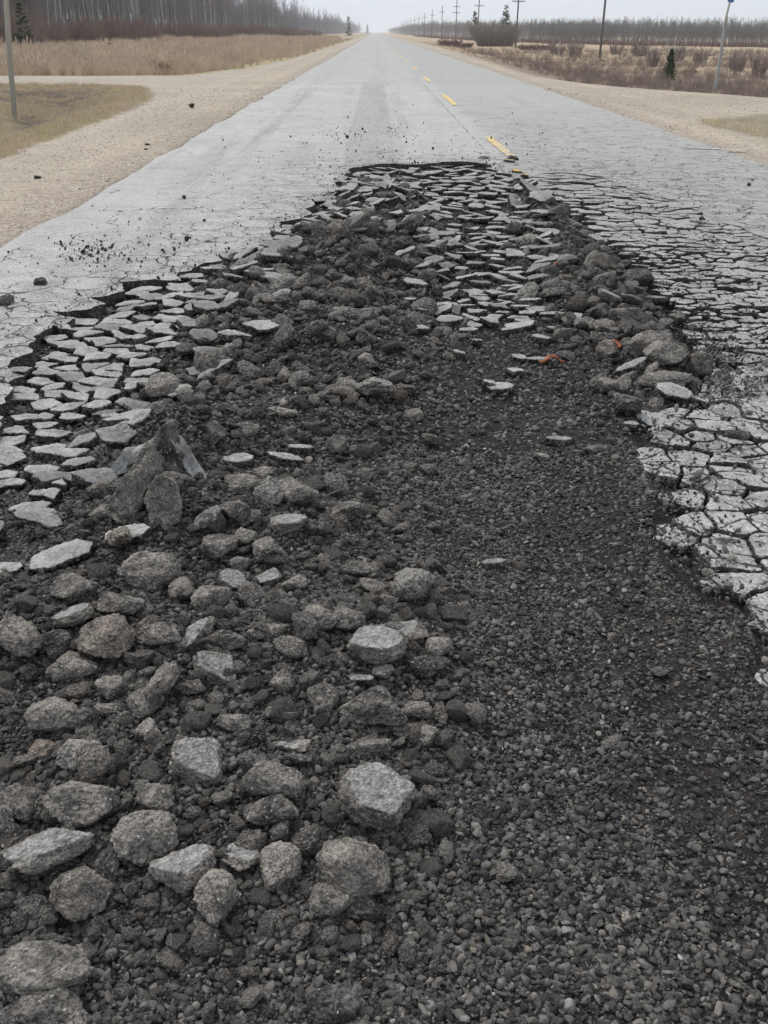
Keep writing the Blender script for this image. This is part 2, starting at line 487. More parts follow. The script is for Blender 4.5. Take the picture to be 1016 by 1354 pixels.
# upper limit of the cracked right lane (still in place)
_c_top = [G(*p) for p in [(690, 236), (740, 228), (790, 232), (830, 248), (880, 262), (930, 290), (980, 300), (1030, 318)]] + [np.array([RR - 0.02, 9.3])]
# boundary between gravel and the cracked slabs still in place on the right
_c_in = [G(*p) for p in [(690, 236), (722, 262), (768, 292), (800, 322), (838, 352), (880, 398), (905, 440), (935, 500), (900, 528), (850, 545),
         (833, 562), (850, 605), (868, 640), (864, 690), (880, 742), (935, 790), (985, 800), (1004, 850), (985, 880), (1030, 905), (1100, 960)]] + [np.array([2.2, 1.2]), np.array([2.4, -4.0])]
PIT = np.array(LEFT_EDGE + _c_in[1:])
CRK = np.array(_c_in[::-1][:-1] + _c_top + [np.array([RR - 0.02, -4.0])])
PITC = np.array([G(*p) for p in _left_px] )

BUMPS = [  # px, py, rx, ry (metres), height
    (225, 600, .28, .25, .20), (190, 680, .35, .35, .11), (80, 830, .4, .3, .11), (330, 700, .5, .4, .14), (480, 840, .35, .25, .10),
    (200, 900, .6, .4, .09), (110, 1100, .5, .3, .04), (430, 1050, .35, .3, .04), (340, 560, .6, .45, .15), (400, 440, .7, .6, .20), (360, 372, .6, .7, .14),
    (430, 330, .7, .9, .17), (500, 345, .6, .8, .15), (510, 480, .6, .6, .06), (480, 262, .5, .9, .15), (560, 500, .5, .5, .03),
    (745, 292, .42, 1.2, .20), (705, 256, .4, 1.2, .17), (770, 350, .42, .8, .20), (820, 400, .4, .6, .17), (860, 460, .35, .45, .15), (900, 510, .3, .3, .09),
    (640, 560, .6, .6, -.04), (700, 700, .7, .6, -.04), (930, 1000, .4, .7, -.04), (570, 760, .5, .3, .03), (640, 420, .5, .9, -.02), (760, 480, .3, .4, -.03)]
BW = [(G(a, b), rx, ry, h) for a, b, rx, ry, h in BUMPS]
def H(x, y):
    x = np.atleast_1d(np.asarray(x, float)); y = np.atleast_1d(np.asarray(y, float))
    d = sdist(PIT, x, y)
    m = sstep(-0.02, 0.30, d)
    z = np.zeros_like(x)
    for c, rx, ry, h in BW:
        z += h * np.exp(-((x - c[0]) / rx) ** 2 - ((y - c[1]) / ry) ** 2)
    z += 0.07 * fbm2(x, y, 2.2, 5, 3) * sstep(0, .4, d) + 0.03 * fbm2(x, y, 9, 9, 3)
    base = -0.075 + 0.015 * sstep(0.5, 1.5, d) + .050 * sstep(5.6, 4.6, y) * sstep(.2, 1.0, x)
    return np.where(d < -0.02, -0.085 + .03 * sstep(5.6, 4.6, y) * sstep(.2, 1.0, x), base + z * m)
H_exact = H
GX0, GY0, GST = -3.0, -3.7, 0.03
_gx = np.arange(GX0, 5.6, GST); _gy = np.arange(GY0, 17.6, GST)
_X, _Y = np.meshgrid(_gx, _gy)
_HG = H_exact(_X.ravel(), _Y.ravel()).reshape(_X.shape)
def H(x, y):
    x = np.atleast_1d(np.asarray(x, float)); y = np.atleast_1d(np.asarray(y, float))
    u = np.clip((x - GX0) / GST, 0, len(_gx) - 1.001); v = np.clip((y - GY0) / GST, 0, len(_gy) - 1.001)
    i, j = u.astype(int), v.astype(int); a, b = u - i, v - j
    return (_HG[j, i] * (1 - a) + _HG[j, i + 1] * a) * (1 - b) + (_HG[j + 1, i] * (1 - a) + _HG[j + 1, i + 1] * a) * b
def GH(px, py):
    z = -0.03
    for _ in range(5):
        p = G(px, py, z); z = 0.6 * float(H(p[0], p[1])[0]) + 0.4 * z
    return p[0], p[1], float(H(p[0], p[1])[0])

# ------------------------------------------------------------------ road bed (the tarry soil laid bare)
def grid(xs, ys, zf):
    X, Y = np.meshgrid(xs, ys)
    Z = zf(X.ravel(), Y.ravel())
    V = np.stack([X.ravel(), Y.ravel(), Z], 1)
    nx, ny = len(xs), len(ys)
    i = np.arange(nx * ny).reshape(ny, nx)
    Fq = np.stack([i[:-1, :-1].ravel(), i[:-1, 1:].ravel(), i[1:, 1:].ravel(), i[1:, :-1].ravel()], 1)
    return V, Fq, X.ravel(), Y.ravel()
xs = np.concatenate([np.arange(-2.95, 2.9, .025), np.arange(2.9, 5.38, .1)])
ys = np.concatenate([np.arange(-3.5, .6, .15), np.arange(.6, 6, .025), np.arange(6, 16, .06)])
V, Fq, _, _ = grid(xs, ys, H)
o = link('road_bed', mesh_np('road_bed', V, Fq, [SOIL])); tag(o, kind='structure')

# ------------------------------------------------------------------ voronoi pieces
def voronoi(seeds, spacing):
    S = np.asarray(seeds); out = []
    for i, p in enumerate(S):
        s = spacing[i]
        d = np.hypot(S[:, 0] - p[0], S[:, 1] - p[1])
        nb = np.argsort(d)[1:18]
        nb = nb[d[nb] < 3.2 * s]
        C = [p + 1.1 * s * np.array([math.cos(a), math.sin(a)]) for a in np.linspace(0, 2 * math.pi, 9)[:-1]]
        for j in nb:
            q = S[j]; mid = (p + q) / 2; n = q - p; D = []
            sd = [float((c - mid) @ n) for c in C]
            for k in range(len(C)):
                a, b = C[k], C[(k + 1) % len(C)]; da, db = sd[k], sd[(k + 1) % len(C)]
                if da <= 0: D.append(a)
                if da * db < 0: D.append(a + (b - a) * (da / (da - db)))
            C = D
            if len(C) < 3: break
        out.append(np.array(C) if len(C) >= 3 else None)
    return out

def seeds_in(P, sp, seed, dens=420):
    rr = np.random.default_rng(seed)
    lo, hi = P.min(0), P.max(0); pts = []; sps = []; arr = np.zeros((9000, 2))
    tries = int((hi - lo)[0] * (hi - lo)[1] * dens)
    C = rr.uniform(lo, hi, (tries, 2))
    C = C[inside(P, C[:, 0], C[:, 1])]
    for c in C:
        s = sp(c)
        if pts:
            A = arr[:len(pts)]
            if np.min((A[:, 0] - c[0]) ** 2 + (A[:, 1] - c[1]) ** 2) < (s * 0.86) ** 2: continue
        arr[len(pts)] = c; pts.append(c); sps.append(s)
    return np.array(pts), sps

def warp2(P, a1=.05, a2=.022):
    x, y = P[:, 0], P[:, 1]
    return P + np.stack([a1 * 2 * fbm2(x, y, 3.1, 201, 2) + a2 * 2 * fbm2(x, y, 11, 203, 2), a1 * 1.6 * fbm2(x, y, 3.1, 205, 2) + a2 * 2 * fbm2(x, y, 11, 207, 2)], 1)
def plate_arrays(C, gap, th, seed, n=34, rough=0.06, wob=None, smo=0.35):
    """a polygon of old asphalt with crumbled sides; returns verts (local to its centre), faces, top attr, centre"""
    rr = np.random.default_rng(seed)
    cen = C.mean(0)
    Q = C - cen
    r = np.hypot(Q[:, 0], Q[:, 1]).mean()
    # resample
    L = np.hypot(*(np.roll(Q, -1, 0) - Q).T); cl = np.concatenate([[0], np.cumsum(L)])
    t = (np.arange(n) + rr.uniform(-.3, .3, n)) / n * cl[-1] % cl[-1]
    t.sort()
    k = np.clip(np.searchsorted(cl, t, 'right') - 1, 0, len(Q) - 1)
    u = (t - cl[k]) / np.maximum(L[k], 1e-9)
    B = Q[k] * (1 - u)[:, None] + np.roll(Q, -1, 0)[k] * u[:, None]
    B = (B + smo * (np.roll(B, 1, 0) + np.roll(B, -1, 0))) / (1 + 2 * smo)
    if wob is not None: B = warp2(B + cen, *wob) - cen
    rad = np.hypot(B[:, 0], B[:, 1])[:, None]
    dirn = B / np.maximum(rad, 1e-6)
    so = rr.uniform(0, 900)
    nz = fbm(np.concatenate([B * 22 + so, np.zeros((n, 1))], 1), 1, 3)[:, None]
    B = dirn * np.maximum(rad - gap / 2 + nz * rough * r * 2.0, 0.25 * rad)
    rings, tops = [], []
    def ring(sc_, z, top, jit):
        b = B * sc_ if sc_ <= 1 else B + dirn * (sc_ - 1) * r
        zz = z + rr.normal(0, jit, n)
        if jit > 0.002: b = b + dirn * rr.normal(0, jit, n)[:, None]
        rings.append(np.concatenate([b, zz[:, None]], 1)); tops.append(np.full(n, top))
    ring(0.80, -th, 0, .003); ring(0.96, -th * .8, 0, .005); ring(1.01, -th * .45, 0, .004); ring(1.0, -th * .14, 0.25, .0022)
    ring(0.965, -0.0012, .75, .0014); ring(0.90, 0, 1, .0012); ring(0.60, 0.001, 1, .0016); ring(0.28, 0.001, 1, .0016)
    V = np.concatenate(rings + [[[0, 0, 0.001]], [[0, 0, -th]]])
    T = np.concatenate(tops + [[1], [0]])
    m = len(rings); fs = []
    a = np.arange(n); b = (a + 1) % n
    for q in range(m - 1):
        fs.append(np.stack([q * n + a, q * n + b, (q + 1) * n + b, (q + 1) * n + a], 1))
    quads = np.concatenate(fs)
    tris = np.concatenate([np.stack([(m - 1) * n + a, (m - 1) * n + b, np.full(n, m * n)], 1), np.stack([b, a, np.full(n, m * n + 1)], 1)])
    return V, quads, tris, T, cen

# ------------------------------------------------------------------ road: intact slab + cracked lane still in place, one structure
NEAR_Y = 40.0
def crackmask(x, y):
    d = np.minimum(np.maximum(-sdist(PIT, x, y), 0), np.maximum(-sdist(CRK, x, y), 0))
    m = 1.0 * np.exp(-d / 0.9)
    rgt = sstep(1.6, 2.6, x) * sstep(30, 12, y) * 0.45
    return np.clip(m * 0.9 + rgt + 0.12 * sstep(34, 20, y), 0, 1)

road_V, road_Q, road_T, road_A, road_C = [], [], [], [], []
off = 0
# cracked cells
def sp_c(c):
    if c[1] > 5.2: return 0.105 + 0.013 * (c[1] - 5.2) + 0.04 * sstep(3.0, 4.5, c[0])
    return 0.135
cells = []
def band(Pz, y0, y1):
    Q = []
    for a, b in zip(Pz, np.roll(Pz, -1, 0)):
        if y0 <= a[1] <= y1: Q.append(a)
        ts = sorted([(yy - a[1]) / (b[1] - a[1]) for yy in (y0, y1) if (a[1] - yy) * (b[1] - yy) < 0])
        for t in ts: Q.append(a + (b - a) * t)
    return np.array(Q)
for (ya, yb, EX, k_) in ((-4, 4.6, 1.05, 1.0), (4.6, 14, 1.5, .8)):   # upper cells are wider across the lane than along it
    Pz = band(CRK, ya, yb) * [1 / EX, 1]
    def spv(c):
        v = float(fbm2(np.array([c[0] * EX]), np.array([c[1]]), 1.3, 301, 2)[0])
        return float(sp_c((c[0] * EX, c[1]))) * k_ * (1 + 1.5 * v)
    CS, SPC = seeds_in(Pz, spv, 5, 1000)
    cells += [None if q is None else q * [EX, 1] for q in voronoi(CS, SPC)]
mats_f = []
V_all, Q_all, T_all, TOP_all = [], [], [], []
for i, C in enumerate(cells):
    if C is None: continue
    cen = C.mean(0)
    if inside(PIT, cen[:1], cen[1:])[0]: continue
    # densify, then pull back whatever would hang over the hole
    C = np.concatenate([[a_, a_ * .67 + b_ * .33, a_ * .33 + b_ * .67] for a_, b_ in zip(C, np.roll(C, -1, 0))])
    for _ in range(8):
        bad = inside(PIT, C[:, 0], C[:, 1])
        if not bad.any(): break
        C[bad] = cen + (C[bad] - cen) * .86
    cen = C.mean(0)
    dpit = float(pdist(PIT, cen[:1], cen[1:])[0])
    # keep cells inside the zone: shrink those crossing its outer limit
    rr = random.Random(i)
    far = cen[1] > 5.2
    gap = (0.009 if far else 0.005) + 0.018 * rr.random() ** 3
    dark = float(fbm2(cen[:1], cen[1:], 0.9, 21, 2)[0])
    if far and dark > 0.06: gap += 0.032 * min(1, (dark - .06) / .12)
    if far and 4.9 < cen[1] < 8.2 and cen[0] > 2.6: gap += .005
    gap = .003 + (gap - .003) * float(sstep(.05, 1.1, pdist(np.array(_c_top), cen[:1], cen[1:], False))[0]) if far else gap
    if dpit < 0.20: gap += 0.010
    if rr.random() < (0.05 if far else 0.03): continue
    Vp, q, t, top, c0 = plate_arrays(C, gap, 0.075, 1000 + i, 32 if far else 60, 0.05, (.035, .016) if far else (.045, .024), .12)
    z = rr.uniform(-.016, .004) - 0.014 * math.exp(-dpit / .2)
    ax, ay = rr.gauss(0, .045), rr.gauss(0, .045)
    Vp[:, 2] += z + Vp[:, 0] * ax + Vp[:, 1] * ay
    Vp[:, :2] += c0
    V_all.append(Vp); Q_all.append(q + off); T_all.append(t + off); TOP_all.append(top); off += len(Vp)
# intact slab polygon (simple, opening towards the camera)
outer = [np.array([RL, -4.0])]
ys_ = list(np.arange(-3, 40, .35)) + [42, 50, 60, 80, 120, 200, 400, 900, 2000, 3500]
for y in ys_:
    outer.append(np.array([RL + 0.05 * math.sin(y * 1.7) * math.sin(y * .53) + random.uniform(-.02, .02), y]))
for y in ys_[::-1]:
    if y < 9.5: break
    outer.append(np.array([RR + 0.05 * math.sin(y * 1.3) * math.sin(y * .41) + random.uniform(-.02, .02), y]))
notch = jag(_c_top[::-1], 0.12, 2, 9) + LEFT_EDGE[::-1][1:]
ring_ = outer + notch
from mathutils.geometry import delaunay_2d_cdt
inner = []
gx, gy = np.meshgrid(np.arange(RL + .1, RR, .22), np.arange(-3.9, 40, .3))
gp = np.stack([gx.ravel() + rng.uniform(-.06, .06, gx.size), gy.ravel() + rng.uniform(-.08, .08, gx.size)], 1)
RP = np.array(ring_)
ok = (sdist(RP, gp[:, 0], gp[:, 1]) > 0.05)
gp = gp[ok]
pts = [Vector(p) for p in ring_] + [Vector(p) for p in gp]
nb = len(ring_)
ov, oe, of, _, _, _ = delaunay_2d_cdt(pts, [(i, (i + 1) % nb) for i in range(nb)], [], 1, 1e-6)
ov = np.array([[v.x, v.y] for v in ov])
of = np.array([f for f in of if len(f) == 3])
slabz = 0.008 * fbm2(ov[:, 0], ov[:, 1], 1.1, 3, 2) * sstep(40, 36, ov[:, 1])
TV = np.concatenate([ov, slabz[:, None]], 1)
base = off
V_all.append(TV); TOP_all.append(np.ones(len(TV))); T_all.append(of + base); off += len(TV)
rz = slabz[:nb]
ringV = [np.concatenate([RP, (rz)[:, None]], 1)]
nrm_in = np.zeros_like(RP)
for k, (dz, jt) in enumerate([(-.02, .006), (-.05, .015), (-.085, .02)]):
    j = rng.normal(0, jt, (nb, 2)); j[np.abs(RP[:, 1]) > 38] = 0
    ringV.append(np.concatenate([RP + j, (rz + dz)[:, None]], 1))
RV = np.concatenate(ringV)
a = np.arange(nb); b = (a + 1) % nb
side = np.concatenate([np.stack([k * nb + a, (k + 1) * nb + a, (k + 1) * nb + b, k * nb + b], 1) for k in range(3)]) + off
V_all.append(RV); TOP_all.append(np.zeros(len(RV))); off += len(RV)
Vr = np.concatenate(V_all); TOPr = np.concatenate(TOP_all)
Qr = np.concatenate(Q_all + [side]); Tr = np.concatenate(T_all)
fm = np.concatenate([(TOPr[Qr].min(1) < 0.5).astype(int), (TOPr[Tr].min(1) < 0.5).astype(int)])
cm = np.zeros(len(Vr)); nearm = Vr[:, 1] < 60
cm[nearm] = crackmask(Vr[nearm, 0], Vr[nearm, 1])
incell = np.arange(len(Vr)) < base
cm[incell] = np.clip(cm[incell] * .8 + .25 * (Vr[incell][:, 1] < 5.2), 0, 1)
me = mesh_np('road', Vr, [Qr, Tr], [ROAD, BLACK], True, fm, {'crack': cm})
road = link('road', me); tag(road, kind='structure')

# ------------------------------------------------------------------ painted markings
def mat_paint(name, c, wear):
    m = M(name, 0.7, 0.3)
    P = m.n('NewGeometry').outputs['Position']
    n = m.ma('ADD', m.ma('MULTIPLY', m.noise(P, 9, 4, 0.7), 0.5), m.ma('MULTIPLY', m.noise(P, 55, 3, 0.7), 0.5))
    yy = m.n('SeparateXYZ'); m.set(yy.inputs[0], P); wr = m.mr(yy.outputs[1], 14.6, 18.0, wear - .055, wear)
    cc = m.mix(m.mr(m.ma('SUBTRACT', n, wr), 0, .05), c, (0.36, 0.35, 0.33))
    return m.fin(cc, m.bump(n, 0.3, 0.004))
YEL = mat_paint('yellow_paint', (0.72, 0.50, 0.14), 0.515)
WHI = mat_paint('white_paint', (0.75, 0.75, 0.73), 0.47)
def strip(name, pts_c, wid, mat, z):
    V, Fc = [], []
    n = len(pts_c)
    for i, (x, y) in enumerate(pts_c):
        e = random.uniform(-.012, .012)
        V += [(x - wid / 2 + e, y, z), (x, y, z), (x + wid / 2 + random.uniform(-.012, .012), y, z)]
    for i in range(n - 1):
        for k in (0, 1):
            Fc.append((i * 3 + k, i * 3 + k + 1, i * 3 + 4 + k, i * 3 + 3 + k))
    return V, Fc
Vm, Fm_ = [], []
y0 = 25.4
for k in range(-1, 14):
    a0 = 25.3 + 12.4 * k; b0 = a0 + 4.3
    if k == -1: a0, b0 = 14.6, 17.3
    V1, F1 = strip('d', [(RC + .02 * math.sin(t), t) for t in np.linspace(a0, b0, 24)], 0.13, YEL, 0.0095)
    Fm_ += [tuple(np.array(f) + len(Vm)) for f in F1]; Vm += V1
o = link('centre_line', mesh_np('centre_line', Vm, np.array(Fm_), [YEL])); tag(o, kind='structure')
_w = G(948, 198)
V1, F1 = strip('d', [(x_, 0) for x_ in (0, 0)], 1, WHI, 0)
Vm = [(_w[0] - .42, _w[1] + .10, .0095), (_w[0] + .42, _w[1] - .12, .0095), (_w[0] + .44, _w[1] - .02, .0095), (_w[0] - .40, _w[1] + .21, .0095)]
o = link('edge_line', mesh_np('edge_line', Vm, np.array([(0, 1, 2, 3)]), [WHI])); tag(o, kind='structure')

# ------------------------------------------------------------------ the land beside the road
SHL = poly([(-60, 111), (60, 111), (150, 113), (196, 116), (206, 126), (190, 140), (140, 160), (100, 175), (50, 196), (0, 216), (-80, 250)], -.12)   # rough grass corner, left
LROAD_FAR = [G(*p, -.12) for p in [(-400, 101), (0, 100.5), (120, 101), (260, 100), (330, 91), (390, 79), (430, 66), (460, 55)]]
XF = np.array([p[0] for p in LROAD_FAR]); YF = np.array([p[1] for p in LROAD_FAR])
RAP = [G(*p, -.12) for p in [(590, 66), (640, 83), (690, 100), (740, 108), (800, 113.5), (900, 121), (1016, 129.5), (1300, 148)]]   # far limit of the gravel, right
RGR = poly([(905, 163), (960, 152), (1016, 147), (1100, 143), (1150, 175), (1016, 187), (960, 178)], -.1)      # tuft of rough grass, right
LG = np.array([[-400., 38.]] + [list(p) for p in LROAD_FAR] + [[-5.2, 160.], [-5.2, 3500.], [-3000., 3500.], [-3000., 38.]])
RG = np.array([list(p) for p in RAP][::1] + [[400., 22.], [3000., 22.], [3000., 3500.], [8.2, 3500.], [7.9, 140.]])
def gz(x, y):
    z = np.full(x.shape, -0.03)
    z = np.where((x > RL + .1) & (x < RR - .1), -0.35, z)
    z = z - 0.09 * sstep(3.1, 6.5, -x) * (x < 0) - 0.09 * sstep(RR, 8.5, x) * (x > 0)
    dl = sdist(SHL, x, y); z -= np.where(dl > 0, 0.35 * sstep(0.3, 3.0, dl), 0)
    dL = sdist(LG, x, y); z -= np.where(dL > 0, 0.55 * sstep(0, 5, dL) - .25 * sstep(8, 25, dL), 0)
    dR = sdist(RG, x, y)
    z -= np.where(dR > 0, 1.15 * sstep(0, 9 + 0 * x, dR), 0)
    und = fbm2(x, y, .35, 3, 3) * .25 + fbm2(x, y, .09, 4, 2) * .7
    z += und * (np.clip(np.maximum(dL, dR) / 3, 0, 1) * (np.maximum(dL, dR) > 0) + 0.25 * (dl > 0.4))
    z += 0.018 * fbm2(x, y, 2.2, 8, 3) * ((x < RL) | (x > RR))
    return z
def axis(a, b, st, outer_, growth):
    c = list(np.arange(a, b, st)); s = st
    v = b
    while v < outer_: c.append(v); s *= growth; v += s
    c.append(outer_)
    return c
xr = axis(0, 24, .16, 2600, 1.10); xs = np.array([-v for v in xr[::-1][:-1]] + xr)
ys = np.array([-300, -60, -20, -8, -3] + axis(0, 60, .2, 3600, 1.05))
V, Fq, X_, Y_ = grid(xs, ys, gz)
n_a = fbm2(X_, Y_, .5, 31, 4); n_b = fbm2(X_, Y_, 2.6, 35, 3); n_c = fbm2(X_, Y_, .12, 37, 3)
tanc, grassc, olive, soilc = np.array([.45, .385, .305]), np.array([.30, .235, .165]), np.array([.25, .215, .12]), np.array([.12, .095, .085])
C = np.tile(tanc, (len(X_), 1)) * (1 + .45 * n_a + .25 * n_c)[:, None]
def blend(C, m, c): return C * (1 - m[:, None]) + np.asarray(c) * m[:, None]
# pale fine gravel along the verge, browner stones next to the asphalt
edge = np.where(X_ < 0, RL - X_, X_ - RR)
C = blend(C, sstep(1.2, .0, edge + n_b * 1.0) * .35 * (edge > -1), [.30, .235, .175])
C = blend(C, sstep(1.5, 2.6, edge + n_a) * .35 * (X_ < 0), [.47, .42, .36])
trk = sum(np.exp(-((edge - e0 + .25 * n_c) / .22) ** 2) for e0 in (.9, 2.5)) * (edge > 0)
C = C * (1 + .16 * trk * (.5 + n_a))[:, None]
grav = np.ones(len(X_))
dl = sdist(SHL, X_, Y_) + n_a * .9 + n_b * .5
mg = sstep(0, .35, dl); C = blend(C, mg, grassc * .95); grav *= 1 - mg
C = blend(C, mg * sstep(.0, .2, n_a + .05), olive * 1.25)
C = blend(C, mg * sstep(.9, 1.8, dl) * sstep(-.12, .08, n_b + n_c * .5 + .10), soilc)
dL = sdist(LG, X_, Y_) + n_a * 1.0; mg = sstep(0, .8, dL); C = blend(C, mg, [.40, .315, .23]); grav *= 1 - mg
C = blend(C, sstep(.1, .6, dL) * sstep(4, 1.5, dL), olive * 1.5)
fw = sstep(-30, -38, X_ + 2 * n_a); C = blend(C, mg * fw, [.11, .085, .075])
dR = sdist(RG, X_, Y_) + n_a * 1.0; mg = sstep(0, .8, dR); grav *= 1 - mg
C = blend(C, mg, np.array([.29, .225, .17])); C = blend(C, mg * sstep(3, 7, dR) * sstep(95, 50, np.hypot(X_, Y_)), [.19, .145, .12])
C = blend(C, mg * sstep(60, 120, np.hypot(X_, Y_)), [.44, .34, .23])
dr = sdist(RGR, X_, Y_) + n_b * .8; mg = sstep(0, .5, dr); C = blend(C, mg * .8, [.27, .235, .15]); grav *= 1 - .7 * mg
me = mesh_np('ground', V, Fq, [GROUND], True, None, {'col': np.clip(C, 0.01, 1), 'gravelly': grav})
tag(link('ground', me), kind='structure')
def gzz(x, y): return float(gz(np.array([x], float), np.array([y], float))[0])
def ground_at(px, py):
    z = -.1
    for _ in range(12):
        p = G(px, py, z); z = gzz(*p) * .6 + z * .4
    return Vector((p[0], p[1], z))

# ------------------------------------------------------------------ scattering of countless small things
def scatter(name, label, cat, P, rot, scl, idx, tone, warm, protos):
    n = len(P)
    me = bpy.data.meshes.new(name)
    me.vertices.add(n); me.vertices.foreach_set('co', np.asarray(P, np.float32).ravel())
    for nm, typ, key, dat in (('rot', 'FLOAT_VECTOR', 'vector', rot), ('scl', 'FLOAT_VECTOR', 'vector', scl), ('idx', 'INT', 'value', idx), ('tone', 'FLOAT', 'value', tone), ('warm', 'FLOAT', 'value', warm)):
        t = me.attributes.new(nm, typ, 'POINT')
        t.data.foreach_set(key, np.asarray(dat, np.int32 if typ == 'INT' else np.float32).ravel())
    pc = bpy.data.collections.new(name + '_shapes')
    for i, pm in enumerate(protos):
        pc.objects.link(bpy.data.objects.new('%s_shape_%02d' % (name, i), pm))
    ng = bpy.data.node_groups.new(name, 'GeometryNodeTree')
    ng.interface.new_socket('Geometry', in_out='INPUT', socket_type='NodeSocketGeometry')
    ng.interface.new_socket('Geometry', in_out='OUTPUT', socket_type='NodeSocketGeometry')
    N = ng.nodes.new; L = ng.links.new
    gi, go, ip, ci = N('NodeGroupInput'), N('NodeGroupOutput'), N('GeometryNodeInstanceOnPoints'), N('GeometryNodeCollectionInfo')
    ci.inputs['Collection'].default_value = pc
    ci.inputs['Separate Children'].default_value = True
    ci.inputs['Reset Children'].default_value = True
    ip.inputs['Pick Instance'].default_value = True
    L(gi.outputs[0], ip.inputs['Points']); L(ci.outputs[0], ip.inputs['Instance'])
    for nm, typ, sock in (('idx', 'INT', 'Instance Index'), ('rot', 'FLOAT_VECTOR', 'Rotation'), ('scl', 'FLOAT_VECTOR', 'Scale')):
        a_ = N('GeometryNodeInputNamedAttribute'); a_.data_type = typ; a_.inputs['Name'].default_value = nm
        L([q for q in a_.outputs if q.enabled][0], ip.inputs[sock])
    L(ip.outputs[0], go.inputs[0])
    o = link(name, me)
    md = o.modifiers.new('scatter', 'NODES'); md.node_group = ng
    tag(o, label, cat, kind='stuff')
    return o

_ico = {}
def ico(sub):
    if sub not in _ico:
        bm = bmesh.new(); bmesh.ops.create_icosphere(bm, subdivisions=sub, radius=1)
        _ico[sub] = (np.array([v.co[:] for v in bm.verts]), np.array([[v.index for v in f.verts] for f in bm.faces])); bm.free()
    return _ico[sub]

def rock_arrays(seed, sub, dims, k=11, planes=12, flat=0.0, lump=.16, fine=.05, size=None):
    """rounded broken lump; flat>0 cuts a level worn face across the top"""
    rr = np.random.default_rng(seed)
    D, Fc = ico(sub)
    n = rr.normal(size=(planes, 3)); n /= np.linalg.norm(n, axis=1)[:, None]
    d = rr.uniform(.66, .98, planes)
    if flat: 
        n = np.concatenate([n[n[:, 2] < .72], [[0, 0, 1]]]); d = np.concatenate([d[:len(n) - 1], [flat]])
    q = np.maximum(D @ n.T, 0) / d
    q = np.concatenate([q, np.full((len(D), 1), .80)], 1)
    r = (q ** k).sum(1) ** (-1 / k)
    o_ = rr.uniform(0, 500, 3)
    top = np.zeros(len(D))
    if flat: top = np.clip((q[:, len(n) - 1] / q.max(1) - .965) / .03, 0, 1)
    s = np.asarray(dims) / 2
    nz = lump * fbm(D * 1.5 + o_, seed % 97, 3) * 2
    nf = fine * 2 * fbm(D * 6 + o_, 3 + seed % 91, 3)
    if sub >= 4: nf = nf + fine * 1.1 * fbm(D * 17 + o_, 5, 2) - fine * 1.6 * np.clip(.12 - np.abs(fbm(D * 3.1 + o_, 9, 3)), 0, 1) * 3
    r = r * (1 + (nz + nf) * (1 - .85 * top))
    V = D * r[:, None]
    V = V / np.abs(V).max(0) * s
    return V, Fc, top
def rock_mesh(name, mat, *a, sm=True, **k):
    V, Fc, top = rock_arrays(*a, **k)
    return mesh_np(name, V, Fc, [mat], sm, None, {'top': top})

# --- loose gravel over the bared bed
peb = [rock_mesh('gravel', PEB, 300 + i, 3 if i < 5 else 2, (2, 2 * random.uniform(.7, 1), 2 * random.uniform(.45, .85)), k=34, planes=7, lump=.16, fine=.09, sm=i < 5) for i in range(14)]
HEAP = poly([(-150, 700), (60, 660), (130, 560), (200, 520), (290, 380), (330, 300), (440, 225), (540, 235), (600, 330), (570, 520), (520, 640), (600, 740), (625, 900), (580, 1010), (520, 1210), (300, 1235), (100, 1260), (-150, 1354)])
RID = poly([(690, 240), (760, 250), (830, 330), (890, 400), (950, 480), (960, 560), (840, 560), (790, 500), (740, 440), (700, 370), (680, 300)])
SOFT = poly([(720, 560), (800, 600), (865, 680), (890, 760), (960, 850), (1010, 960), (1200, 1080), (1200, 1500), (985, 1420), (925, 1280), (870, 1100), (820, 950), (775, 800), (730, 660)])
def bed_points(n, Y0, Y1, seed):
    rr = np.random.default_rng(seed)
    # uniform over area, denser where it shows larger
    n = int(n * 1.9)
    y = Y0 - .3 + (Y1 - Y0 + .3) * rr.random(n); x = rr.uniform(-1, 1, n) * (0.48 * y + .35) * 1.0
    k = rr.random(n) < .40; x[k] = (rr.uniform(0, 1, k.sum()) * 1.3 + .48 * y[k] + .35) * rr.choice([-1, 1], k.sum())
    x = x + 0.03
    m = inside(PIT, x, y)
    return x[m], y[m], rr
def place_gravel(name, label, n, Y0, Y1, med, sig, seed, lift=.25, prob=None, tone_mu=.21, protos=peb, big=None):
    x, y, rr = bed_points(n, Y0, Y1, seed)
    if prob is not None:
        k = rr.random(len(x)) < prob(x, y, rr); x, y = x[k], y[k]
    s = med * np.exp(sig * rr.normal(size=len(x)))
    s = np.clip(s, med * .35, med * 2.6)
    if big is not None: s *= big(x, y)
    z = H(x, y) + s * lift * rr.uniform(-.2, 1, len(x))
    patch = fbm2(x, y, 1.6, 61, 3)
    t = np.clip(tone_mu - .02 + .16 * patch + rr.normal(0, .16, len(x)), .0, .85)
    li = (rr.random(len(x)) < .005) & (s < med * 1.5); t[li] = rr.uniform(.95, 1.1, li.sum())
    l2 = rr.random(len(x)) < .07; t[l2] += rr.uniform(.15, .4, l2.sum())
    wa = np.clip(rr.beta(1.5, 2.9, len(x)) + .25 * patch, 0, 1)
    wa[(rr.random(len(x)) < .02)] = 1.0
    P = np.stack([x, y, z], 1)
    rot = rr.uniform(-.7, .7, (len(x), 3)); rot[:, 2] = rr.uniform(0, 6.28, len(x))
    sc3 = (s / 2)[:, None] * np.stack([rr.uniform(.8, 1.3, len(x)), rr.uniform(.75, 1.1, len(x)), rr.uniform(.6, 1.1, len(x))], 1)
    return scatter(name, label, 'gravel', P, rot, sc3, rr.integers(0, len(protos), len(x)), t, wa, protos)
